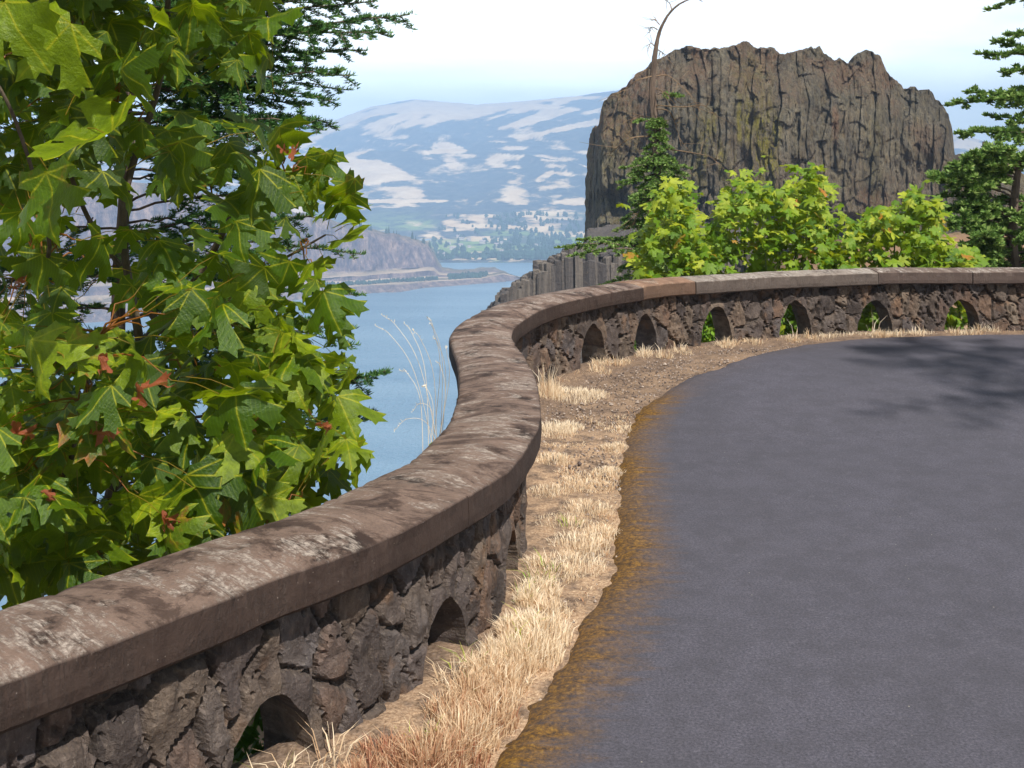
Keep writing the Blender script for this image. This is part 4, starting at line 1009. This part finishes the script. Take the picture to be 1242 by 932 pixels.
# ---- sunny young maples beyond the far wall
def young_maple(label, shoots, d, n_leaf, region, size=.15, seed=0):
    random.seed(seed); bx = np.mean([s[0] for s in shoots]); base = P(bx, 0, d)*[1, 1, 0]; base[2] = gz(np.array([base[0]]), np.array([base[1]]))[0][0]-.1
    t = thing('maple_shrub', base, label, 'shrub', 'young maples beyond the far wall')
    st = MB(); tops = []
    for (x, y) in shoots:
        dd = d+random.uniform(-.7, .7); top = P(x, y, dd); p = spline([base+rng.normal(0, .1, 3)*[1, 1, 0], lerp(base, top, .5)+rng.normal(0, .12, 3), P(x, y+35, dd), top], 7)
        st.tube(p, np.linspace(.022, .004, len(p)), 5); tops.append(p)
    st.build('stems', M['greenstem'], t, base)
    cr = MB(); AP = np.vstack([p[len(p)//3:] for p in tops])
    def lf(p, s, tone, dry):
        out = np.array([random.gauss(0, .7), random.gauss(-.45, .6), random.gauss(-.15, .35)])
        put_leaf(cr, p, s, np.array([0, -.35, .8])+rng.normal(0, .38, 3), out, tone, dry, .3, False)
    for p in tops:      # leaves crowd each shoot
        for i in range(int(len(p)*.45), len(p)):
            for _ in range(5):
                rr = .18 if i < len(p)-4 else .12
                lf(p[i]+rng.normal(0, rr, 3)*[1, 1, .6], size*random.uniform(.6, 1.2), random.gauss(.62, .22), .0 if random.random() > .02 else random.uniform(.35, .7))
    k_ = 0
    while k_ < n_leaf:
        x = random.uniform(min(r[0] for r in region), max(r[0] for r in region)); y = random.uniform(min(r[1] for r in region), max(r[1] for r in region))
        if not pip(region, x, y): continue
        # clumped
        if vn(x/13, y/11, 0, 140+seed) < .0 and random.random() < .85: k_ += .3; continue
        dd = d+random.uniform(-1.1, 1.0)+(y-300)*-.004
        lf(P(x, y, dd), size*random.uniform(.55, 1.25), random.gauss(.5, .25)+.1*(y < 280), .0 if random.random() > .015 else random.uniform(.3, .6)); k_ += 1
    x0_, x1_ = min(r[0] for r in region), max(r[0] for r in region)
    for _ in range(int((x1_-x0_)*4.5)):
        lf(P(random.uniform(x0_, x1_), random.uniform(338, 440), d+random.uniform(-.6, 1.2)), size*random.uniform(.7, 1.3), random.gauss(.35, .2), 0)
    cr.build('crown', M['leaf_far'], t, base, smooth=True)
young_maple('leafy light green maple shrub directly beside the dead-topped fir', [(812, 232), (800, 255), (825, 240), (790, 285), (838, 290), (850, 300)], 13.6, 420, [(770, 345), (772, 300), (782, 268), (797, 240), (815, 228), (836, 245), (845, 275), (862, 300), (865, 345)], .15, 1)
young_maple('tallest light green maple shrub, its highest shoot carrying a patch of browned leaves', [(902, 214), (882, 245), (925, 232), (980, 208), (985, 225), (972, 232), (945, 250), (866, 285), (1000, 262)], 13.8, 980, [(855, 345), (856, 290), (870, 262), (884, 228), (900, 216), (925, 228), (955, 236), (972, 208), (998, 214), (1002, 258), (1012, 275), (1030, 345)], .15, 2)
young_maple('light green maple shrub with yellowing leaves, between the tallest shrub and the lowest one', [(1115, 236), (1100, 248), (1085, 262), (1130, 262), (1055, 262), (1068, 270)], 13.9, 620, [(1010, 345), (1015, 280), (1045, 262), (1062, 258), (1085, 250), (1110, 234), (1138, 256), (1142, 290), (1125, 345)], .15, 3)
young_maple('low yellow-green maple shrub next to the right-hand evergreen', [(1160, 300), (1140, 305), (1175, 308)], 13.5, 220, [(1108, 345), (1112, 312), (1140, 298), (1168, 298), (1182, 318), (1186, 345)], .14, 4)
# greenery seen through the far arches; dark weeds added to blacken the near ones
random.seed(11)
def arch_weeds():
    b = MB()
    for i, c in enumerate(arch):
        x, y = at(c, .75)
        if y < 2.3 or y > 10.9 or x > 6: continue
        lowd = y < 8.5
        if 4.6 < y < 9.0 or (y > 8 and at(c, 0)[0] < 1.6): continue
        for _ in range(1300 if lowd else 1100):
            s_ = c+(random.gauss(.1, .3) if lowd else random.gauss(-.1, .22)); X, Y = at(s_, random.uniform(.46, .6) if lowd else random.uniform(.5, 1.3)); z = zg(X, Y)+(random.uniform(-.6, .24) if lowd else random.uniform(-.5, .44))
            a = random.uniform(0, 6.3); l = random.uniform(.04, .10); w = random.uniform(.008, .02)
            d = np.array([math.cos(a)*.6, math.sin(a)*.6, random.uniform(.2, 1)])*l; sd = np.array([-math.sin(a), math.cos(a), 0])*w
            p = np.array([float(X), float(Y), float(z)]); b.add([p, p+d*.5+sd, p+d, p+d*.5-sd], Q=[[0, 1, 2, 3]], tone=random.uniform(0, .15) if lowd else random.uniform(.0, .6))
    b.build('weeds', M['weed'], label='green weeds outside the far arches, plus dark weeds added to blacken the near arches', cat='weeds', kind='stuff')
arch_weeds()

# ------------------------------------------------------------------ dry grass on the verge
def blades(mb, cx, cy, n, rad, h, tone, lean=.35, zoff=0.0, w=.0016, ell=1.0):
    a = rng.uniform(0, 2*np.pi, n); r = rad*np.sqrt(rng.uniform(0, 1, n)); x = cx+np.cos(a)*r*ell; y = cy+np.sin(a)*r
    z = zg(x, y)+zoff-.004
    hh = h*rng.uniform(.35, 1.1, n)*(1-.5*(r/rad)**2); la = a+rng.normal(0, 1.0, n); ln = np.abs(rng.normal(lean, .25, n))*hh
    dx, dy = np.cos(la)*ln, np.sin(la)*ln; wa = rng.uniform(0, np.pi, n); ww = w*rng.uniform(.6, 1.5, n); sx, sy = np.cos(wa)*ww, np.sin(wa)*ww
    tn = np.clip(rng.normal(tone, .16, n), 0, 1)
    p0 = np.stack([x, y, z], 1); s = np.stack([sx, sy, 0*sx], 1)
    p1 = p0+np.stack([dx*.35, dy*.35, hh*.6], 1); p2 = p0+np.stack([dx, dy, hh*(1-.25*np.minimum(1, ln/hh))], 1)
    V = np.stack([p0-s, p0+s, p1+s*.8, p1-s*.8, p2], 1).reshape(-1, 3); o = np.arange(n)*5
    mb.add(V, T=np.stack([o+3, o+2, o+4], 1), Q=np.stack([o, o+1, o+2, o+3], 1), tone=np.repeat(tn, 5)+np.tile([-.12, -.12, 0, 0, .1], n))
def verge_grass():
    g = MB()
    def at_px(px, py, z=0.0):
        d = F*(EYE-z)/(py-HY); return (px-CX)/F*d, d
    spots = [(603, 800, 350, .06, .11, .75), (588, 825, 400, .07, .12, .65), (570, 850, 400, .07, .12, .55), (545, 872, 400, .08, .11, .45), (620, 775, 350, .05, .11, .8), (640, 735, 350, .05, .10, .85), (650, 690, 300, .05, .08, .85), (470, 930, 500, .1, .10, .2), (440, 960, 500, .1, .10, .3), (500, 985, 500, .12, .10, .3), (400, 1000, 500, .12, .08, .4), (350, 990, 300, .1, .07, .4), (610, 835, 400, .09, .10, .7), (635, 765, 400, .09, .09, .8), (655, 720, 400, .09, .08, .85), (640, 800, 650, .12, .12, .8), (655, 775, 550, .12, .12, .85), (620, 815, 500, .09, .10, .7), (665, 745, 300, .09, .07, .75), (520, 935, 800, .10, .13, .42), (560, 905, 800, .11, .12, .6), (490, 950, 500, .1, .10, .25), (590, 880, 500, .10, .10, .5), (545, 925, 600, .12, .09, .3), (600, 860, 350, .08, .09, .55),
             (690, 690, 600, .16, .07, .85), (700, 665, 500, .15, .07, .85), (670, 700, 500, .12, .07, .8), (680, 640, 450, .16, .06, .8), (710, 620, 450, .14, .06, .8), (665, 600, 400, .12, .06, .75), (700, 590, 300, .14, .05, .75), (672, 560, 400, .12, .06, .75), (738, 575, 300, .10, .05, .8), (745, 545, 300, .10, .05, .8), (730, 650, 300, .1, .05, .8),
             (672, 527, 450, .15, .09, .95), (690, 522, 200, .10, .06, .9), (668, 490, 450, .12, .13, .85), (695, 490, 500, .2, .08, .95), (715, 488, 300, .15, .06, .9), (755, 525, 220, .12, .04, .8)]
    for px, py, n, rad, h, tn in spots:
        x, y = at_px(px, py); blades(g, x, y, int(n*1.4), rad, h, tn, .35)
    # thin scatter over the whole strip
    for _ in range(900):
        y = random.uniform(3.0, 7.2); s0 = np.interp(y, [3.0, 3.65, 4.3, 5.2, 6.6, 7.2], [-.42, -.1, .14, .2, .1, .1]); s1 = np.interp(y, EP[:, 1][:700], EP[:, 0][:700]); x = random.uniform(s0, s1-.01)
        dens = 1.0 if y < 6.3 else .35
        if vn(x*3.2, y*2.4, 0, 150) > -.02 and random.random() < dens: blades(g, x, y, random.randint(14, 50), random.uniform(.03, .09), random.uniform(.015, .045), random.uniform(.55, .85), .6)
    # fringe along the asphalt edge, leaning over it
    for i in range(0, len(EP), 2):
        x, y = EP2[i]
        if 3.0 < y < 7.4 and random.random() < .75: blades(g, x-.04, y, 8, .04, random.uniform(.02, .045), random.uniform(.45, .75), .9)
    # tufts in and before the far arches
    for c in arch:
        x, y = at(c, OV-.03)
        if y < 7.6 or x > 5.8: continue
        for _ in range(7):
            s_ = c+random.uniform(-.18, .35); X, Y = at(s_, random.uniform(-.16, .06)); blades(g, float(X), float(Y), 75, .07, random.uniform(.06, .14), random.uniform(.6, .9), .4, w=.0022)
    for s_ in np.arange(s_of(.2, 8.0), s_of(4.95, 10.3), .05):
        X, Y = at(s_, random.uniform(-.08, .03)); blades(g, float(X), float(Y), random.randint(6, 22), .05, random.uniform(.02, .08), random.uniform(.45, .8), .6, w=.002)
    for s_ in np.arange(s_of(2.9, 10.0), s_of(4.0, 10.3), .05):
        X, Y = at(s_, -.03); blades(g, float(X), float(Y), 30, .06, .09, .85, .4, w=.002)
    # tall stalks against the far wall corner
    for px, py, hh in ((662, 490, .34), (668, 492, .30), (655, 488, .26), (672, 488, .25)):
        x, y = at_px(px, py); blades(g, x, y, 30, .04, hh, .75, .12, w=.002)
    for x0, h0 in ((800, .3), (1000, .22), (1060, .34), (1075, .2), (1118, .25), (965, .28)):
        dd = np.interp(x0, [800, 965, 1118], [9.0, 9.85, 10.15]); blades(g, (x0-CX)/F*dd, dd, 7, .03, h0, .85, .35, w=.0022)
    # yellow-green blades at the near arches
    for c in arch[3:6]:
        for _ in range(5):
            X, Y = at(c+random.uniform(-.2, .2), random.uniform(-.05, .04)); blades(g, float(X), float(Y), 18, .05, random.uniform(.1, .2), .7, .8, w=.0018)
    g.build('dry_grass', M['straw'], label='bleached dry grass and straw covering the strip between wall and road', cat='grass', kind='stuff')
    w = MB()
    for c in arch[3:6]:
        for _ in range(4):
            X, Y = at(c+random.uniform(-.16, .2), random.uniform(-.06, .03)); blades(w, float(X), float(Y), 10, .04, random.uniform(.1, .2), .8, .9, w=.002)
    for px, py in ((632, 790), (640, 765), (520, 905), (505, 900), (640, 735), (690, 640)):
        x, y = at_px(px, py); blades(w, x, y, 14, .05, .13, .75, .7, w=.0018)
    w.build('green_grass', M['weed'], label='sparse yellow-green grass blades at the foot of the near arches', cat='grass', kind='stuff')
verge_grass()

# loose stones on the verge
def gravel():
    b = MB()
    n = 0
    ico = np.array([(1, 0, 0), (-1, 0, 0), (0, 1, 0), (0, -1, 0), (0, 0, 1), (0, 0, -1)], float); T = [[0, 2, 4], [2, 1, 4], [1, 3, 4], [3, 0, 4], [2, 0, 5], [1, 2, 5], [3, 1, 5], [0, 3, 5]]
    while n < 3600:
        y = random.uniform(3.0, 10.1) if random.random() < .4 else random.uniform(5.6, 9.6)
        x = random.uniform(-.4, 3.6)
        k_ = ((EP-np.array([x, y]))**2).sum(1).argmin(); 
        if ((x-EP[k_, 0])*nrm[k_, 0]+(y-EP[k_, 1])*nrm[k_, 1]) < (0.0 if random.random() > .3 else -.09): continue
        if sdist(np.array([x]), np.array([y]))[0] > .03: continue
        s_ = random.uniform(.003, .010)*(1.8 if random.random() < .05 else 1)
        b.add(np.array([x, y, float(zg(x, y))+s_*.3])+ico*s_*rng.uniform(.5, 1.2, (6, 3)), T=T, tone=random.random()); n += 1
    m = N('gravel'); c = m.ramp(m.attr('tone'), [(0, (.07, .05, .045)), (.5, (.19, .145, .12)), (1, (.42, .34, .28))])
    b.build('gravel', m.done(m.pbr(c, .9)), kind='stuff', label='small loose brown stones lying on the bare verge by the far wall', cat='gravel')
gravel()

# tall arching straw stalks on the river side of the wall
def stalk_tuft():
    base = P(575, 520, 6.4); base[0] = -.42; base[1] = 5.9; base[2] = .05
    t = thing('grass_tuft', base, 'tuft of tall arching pale straw stalks behind the wall, seen against the water', 'grass')
    b = MB()
    ends = [(455, 395), (463, 382), (490, 392), (500, 400), (518, 385), (525, 410), (540, 420), (485, 450), (512, 470), (500, 500), (530, 440), (478, 523), (522, 392)]
    for i, (x, y) in enumerate(ends):
        p0 = base+np.array([random.uniform(-.05, .04), random.uniform(-.4, .5), 0]); e = P(x, y, random.uniform(5.6, 6.3))
        m = (p0+e)/2+np.array([.05, 0, .12]); p = spline([p0, m, lerp(m, e, .6)+[0, 0, .05], e], 6)
        b.tube(p, np.linspace(.0016, .0009, len(p)), 4, tone=.9)
        for k_ in range(14):
            q = p[-1-k_//2]; a = rng.normal(0, 1, 3)*.006; b.add([q, q+a*.5+[0.0015, 0, .002], q+a+[-.006, 0, .004]], T=[[0, 1, 2]], tone=1.0)
    b.build('stalks', M['straw'], t, base)
    c = MB()
    for _ in range(24):
        p = base+rng.normal(0, 1, 3)*[.04, .3, .05]; e = p+rng.normal(0, 1, 3)*[.08, .05, .04]+[-.06, 0, .16]; b.tube(spline([p, (p+e)/2+[0, 0, .03], e], 3), [.0018]*7, 3, tone=random.random())
stalk_tuft()

# ------------------------------------------------------------------ far details
def conifer_mesh():
    b = MB(); 
    b.tube(np.array([[0, 0, 0], [0, 0, 9]]), [.3, .1], 5); tr = b
    c = MB()
    for k_ in range(9):
        z = 1.5+k_*1.15; r = 2.6*(1-k_/9.5); m = 9; th = np.linspace(0, 2*np.pi, m, endpoint=False)+random.random(); rr = r*rng.uniform(.6, 1.15, m)
        V = np.vstack([np.stack([np.cos(th)*rr, np.sin(th)*rr, z-.4+rng.uniform(-.3, .3, m)], 1), [0, 0, z+1.9]]); c.add(V, T=[[j, (j+1) % m, m] for j in range(m)])
    return tr, c
random.seed(21)
tr, cr = conifer_mesh(); t0 = thing('conifer', (0, 0, 0), 'tiny dark conifer on the skyline of the cliffs across the river', 'tree', 'small conifers along the cliff top across the river')
a_, b_ = tr.build('trunk', M['firbark'], t0), cr.build('crown', M['wood'], t0)
pxs, Y5, zt, Ysh, z1, zc, Y4 = HL
first = True
def place(px, Y, z, sc):
    global first
    if first: t = t0; first = False
    else:
        t = t0.copy(); COL.objects.link(t)
        for c in (a_, b_): k_ = c.copy(); COL.objects.link(k_); k_.parent = t
    t.location = ((px-CX)/F*Y, Y, z); t.scale = (sc, sc, sc*random.uniform(.9, 1.4)); t.rotation_euler = (0, 0, random.random()*6)
for _ in range(46):
    px = random.choice([random.uniform(395, 526), random.uniform(425, 470), random.uniform(495, 522), random.uniform(230, 330)]); i = np.searchsorted(pxs, px)
    place(px, Y5[i]+random.uniform(4, 25), zt[i]-2.5, random.uniform(.45, .95))
def wood(name, label, spots, hs):
    b = MB()
    for (px, Y, z) in spots:
        for _ in range(2):
            h = random.uniform(*hs); r = h*random.uniform(.3, .55); m = 7; x0 = (px-CX)/F*Y+random.gauss(0, r*.5)
            for lv, (zf, rf) in enumerate(((0, .8), (.35, 1), (.7, .7))):
                th = np.linspace(0, 2*np.pi, m, endpoint=False)+random.random(); V = np.vstack([np.stack([x0+np.cos(th)*r*rf*rng.uniform(.7, 1.2, m), Y+np.sin(th)*r*rf, z+h*zf+rng.uniform(-.08, .08, m)*h], 1), [x0, Y, z+h*min(1, zf+.55)], [x0, Y, z+h*zf-.2]])
                b.add(V, T=[[j, (j+1) % m, m] for j in range(m)]+[[(j+1) % m, j, m+1] for j in range(m)])
    b.build(name, M['wood'], label=label, cat='woodland', kind='stuff')
sp = []
for _ in range(650):
    px = random.choice([random.uniform(525, 720), random.uniform(600, 715), random.gauss(655, 25)]); Y = random.choice([random.uniform(1675, 1760), random.uniform(1675, 2500)])
    sp.append((px, Y, hill_z(px, Y)-1))
wood('woodland', 'dark riverside woods and tree rows around the far shore flats', sp, (5, 13))
sp = []
for _ in range(110):
    px = random.uniform(545, 590); i = min(np.searchsorted(pxs, px), len(pxs)-1); sp.append((px, Ysh[i]+random.uniform(22, 75), z1[i]-.5))
for _ in range(150):
    px = random.uniform(395, 530); i = np.searchsorted(pxs, px); sp.append((px, Ysh[i]+random.uniform(30, 44), z1[i]-.5))
wood('woodland', 'low green trees on the spit and along the railway bench across the river', sp, (2.5, 6))
# small pale houses on the flats
hb, hr = MB(), MB()
hb.add([(-1, -.7, 0), (1, -.7, 0), (1, .7, 0), (-1, .7, 0), (-1, -.7, .8), (1, -.7, .8), (1, .7, .8), (-1, .7, .8)], Q=[[0, 1, 5, 4], [1, 2, 6, 5], [2, 3, 7, 6], [3, 0, 4, 7]])
hr.add([(-1.1, -.8, .78), (1.1, -.8, .78), (1.1, .8, .78), (-1.1, .8, .78), (-1.1, 0, 1.3), (1.1, 0, 1.3)], Q=[[0, 1, 5, 4], [2, 3, 4, 5]], T=[[1, 2, 5], [3, 0, 4]])
h0 = thing('house', (0, 0, 0), 'tiny pale house among the trees on the far shore flats', 'house', 'small pale houses on the far shore')
w_, r_ = hb.build('wall', M['farwall'], h0), hr.build('roof', M['farroof'], h0)
for i in range(16):
    t = h0 if i == 0 else h0.copy()
    if i:
        COL.objects.link(t)
        for c in (w_, r_): k_ = c.copy(); COL.objects.link(k_); k_.parent = t
    px = random.uniform(535, 700); Y = random.uniform(1720, 2300); t.location = ((px-CX)/F*Y, Y, hill_z(px, Y)+.5); s_ = random.uniform(3, 5.5); t.scale = (s_, s_, s_); t.rotation_euler = (0, 0, random.uniform(-.6, .6))

# ---- tall fir on the inner side of the road, out of the picture: it throws the soft shade on the asphalt
def shade_fir(base, h, label):
    base = np.array(base, float); t = thing('fir_tree', base, label, 'tree', 'roadside trees')
    tr = MB(); tr.tube(spline([base, base+[0, 0, h*.5], base+[.1, 0, h]], 8), np.linspace(.17, .02, 17), 8, .05); tr.build('trunk', M['firbark'], t, base)
    f = Fir(.06, .016, 60)
    for i in range(26):
        z = h*(.78+.21*(i/26)); a = i*2.4+random.random(); L = 3.0*(1-(z/h-.78)/.26)*random.uniform(.6, 1.1); p0 = base+[0, 0, z]
        f.branch(p0, p0+np.array([math.cos(a)*L, math.sin(a)*L, -.2*L]), .12, 10, .5, .02, bare=.3, tert=True, k=.8)
    f.build(t, base, M['needle_far'], M['firbark'])
shade_fir((9.1, -2.6, 0), 18, 'tall roadside fir right of the viewpoint on the inner side of the bend')
shade_fir((2.3, -7.9, 0), 16.5, 'tall roadside fir behind the viewpoint, across the road from the wall')

# ------------------------------------------------------------------ haze
def haze():
    x, y0, y1, z0, z1_ = 8000, -2400, 7500, -159.5, 450
    V = [(-x, y0, z0), (x, y0, z0), (x, y1, z0), (-x, y1, z0), (-x, y0, z1_), (x, y0, z1_), (x, y1, z1_), (-x, y1, z1_)]
    m = bpy.data.materials.new('haze_air'); m.use_nodes = True; t = m.node_tree; t.nodes.clear()
    o = t.nodes.new('ShaderNodeOutputMaterial'); v = t.nodes.new('ShaderNodeVolumePrincipled')
    v.inputs['Color'].default_value = (.43, .65, 1.0, 1); v.inputs['Density'].default_value = 3.5e-4; v.inputs['Anisotropy'].default_value = -.4
    t.links.new(v.outputs[0], o.inputs['Volume'])
    mk('haze', V, [[[0, 3, 2, 1], [4, 5, 6, 7], [0, 1, 5, 4], [1, 2, 6, 5], [2, 3, 7, 6], [3, 0, 4, 7]]], m, kind='stuff', label='pale blue haze hanging over the river valley', cat='haze')
haze()

# ------------------------------------------------------------------ light, sky, camera
sun_dir = Vector((.25, -.55, .80)).normalized()      # toward the sun
el = math.asin(sun_dir.z); az = math.atan2(sun_dir.x, sun_dir.y)
L = bpy.data.lights.new('sun', 'SUN'); L.energy = 5.0; L.angle = R(.5); L.color = (1, .955, .88)
so = bpy.data.objects.new('sun', L); COL.objects.link(so); so.rotation_euler = sun_dir.to_track_quat('Z', 'Y').to_euler(); so.location = (0, -20, 40)
W = bpy.data.worlds.new('World'); S.world = W; W.use_nodes = True; t = W.node_tree; t.nodes.clear()
o = t.nodes.new('ShaderNodeOutputWorld'); bg = t.nodes.new('ShaderNodeBackground'); bg.inputs[1].default_value = .12
sky = t.nodes.new('ShaderNodeTexSky'); sky.sky_type = 'NISHITA'; sky.sun_disc = False; sky.sun_elevation = el; sky.sun_rotation = az; sky.air_density = 1.0; sky.dust_density = 1.5
tc = t.nodes.new('ShaderNodeTexCoord'); mp = t.nodes.new('ShaderNodeMapping'); mp.inputs['Scale'].default_value = (1, 1, 6)
nz = t.nodes.new('ShaderNodeTexNoise'); nz.inputs['Scale'].default_value = 2.2; nz.inputs['Detail'].default_value = 6; nz.inputs['Roughness'].default_value = .6
rp = t.nodes.new('ShaderNodeValToRGB'); rp.color_ramp.elements[0].position = .3; rp.color_ramp.elements[0].color = (.45,)*3+(1,); rp.color_ramp.elements[1].position = .65; rp.color_ramp.elements[1].color = (.95,)*3+(1,)
mx = t.nodes.new('ShaderNodeMix'); mx.data_type = 'RGBA'; mx.inputs[7].default_value = (8, 8, 8, 1)
sx = t.nodes.new('ShaderNodeSeparateXYZ'); t.links.new(tc.outputs['Generated'], sx.inputs[0])
hr_ = t.nodes.new('ShaderNodeMapRange'); hr_.inputs[1].default_value = .06; hr_.inputs[2].default_value = .27; hr_.inputs[3].default_value = 25; hr_.inputs[4].default_value = 2.4; hr_.interpolation_type = 'SMOOTHSTEP'; t.links.new(sx.outputs[2], hr_.inputs[0])
cb = t.nodes.new('ShaderNodeCombineColor'); [t.links.new(hr_.outputs[0], cb.inputs[k_]) for k_ in range(3)]; tn_ = t.nodes.new('ShaderNodeMix'); tn_.data_type = 'RGBA'; tn_.blend_type = 'MULTIPLY'; tn_.inputs[0].default_value = 1; tn_.inputs[7].default_value = (.93, .98, .93, 1); t.links.new(cb.outputs[0], tn_.inputs[6]); t.links.new(tn_.outputs[2], mx.inputs[7])
for a, b in ((tc.outputs['Generated'], mp.inputs[0]), (mp.outputs[0], nz.inputs['Vector']), (nz.outputs['Fac'], rp.inputs[0]), (rp.outputs[0], mx.inputs[0]), (sky.outputs[0], mx.inputs[6]), (mx.outputs[2], bg.inputs[0]), (bg.outputs[0], o.inputs[0])): t.links.new(a, b)
cam = bpy.data.cameras.new('camera'); co = bpy.data.objects.new('camera', cam); COL.objects.link(co); S.camera = co
cam.sensor_width = 36; cam.sensor_fit = 'HORIZONTAL'; cam.lens = 36*F/1242; cam.shift_y = -(466-HY)/1242; co.location = (0, 0, EYE); co.rotation_euler = (R(90), 0, 0)
cam.clip_start = .05; cam.clip_end = 20000
S.view_settings.view_transform = 'Standard'; S.view_settings.look = 'None'; S.view_settings.exposure = .62; S.view_settings.gamma = 1
S.render.engine = 'CYCLES'
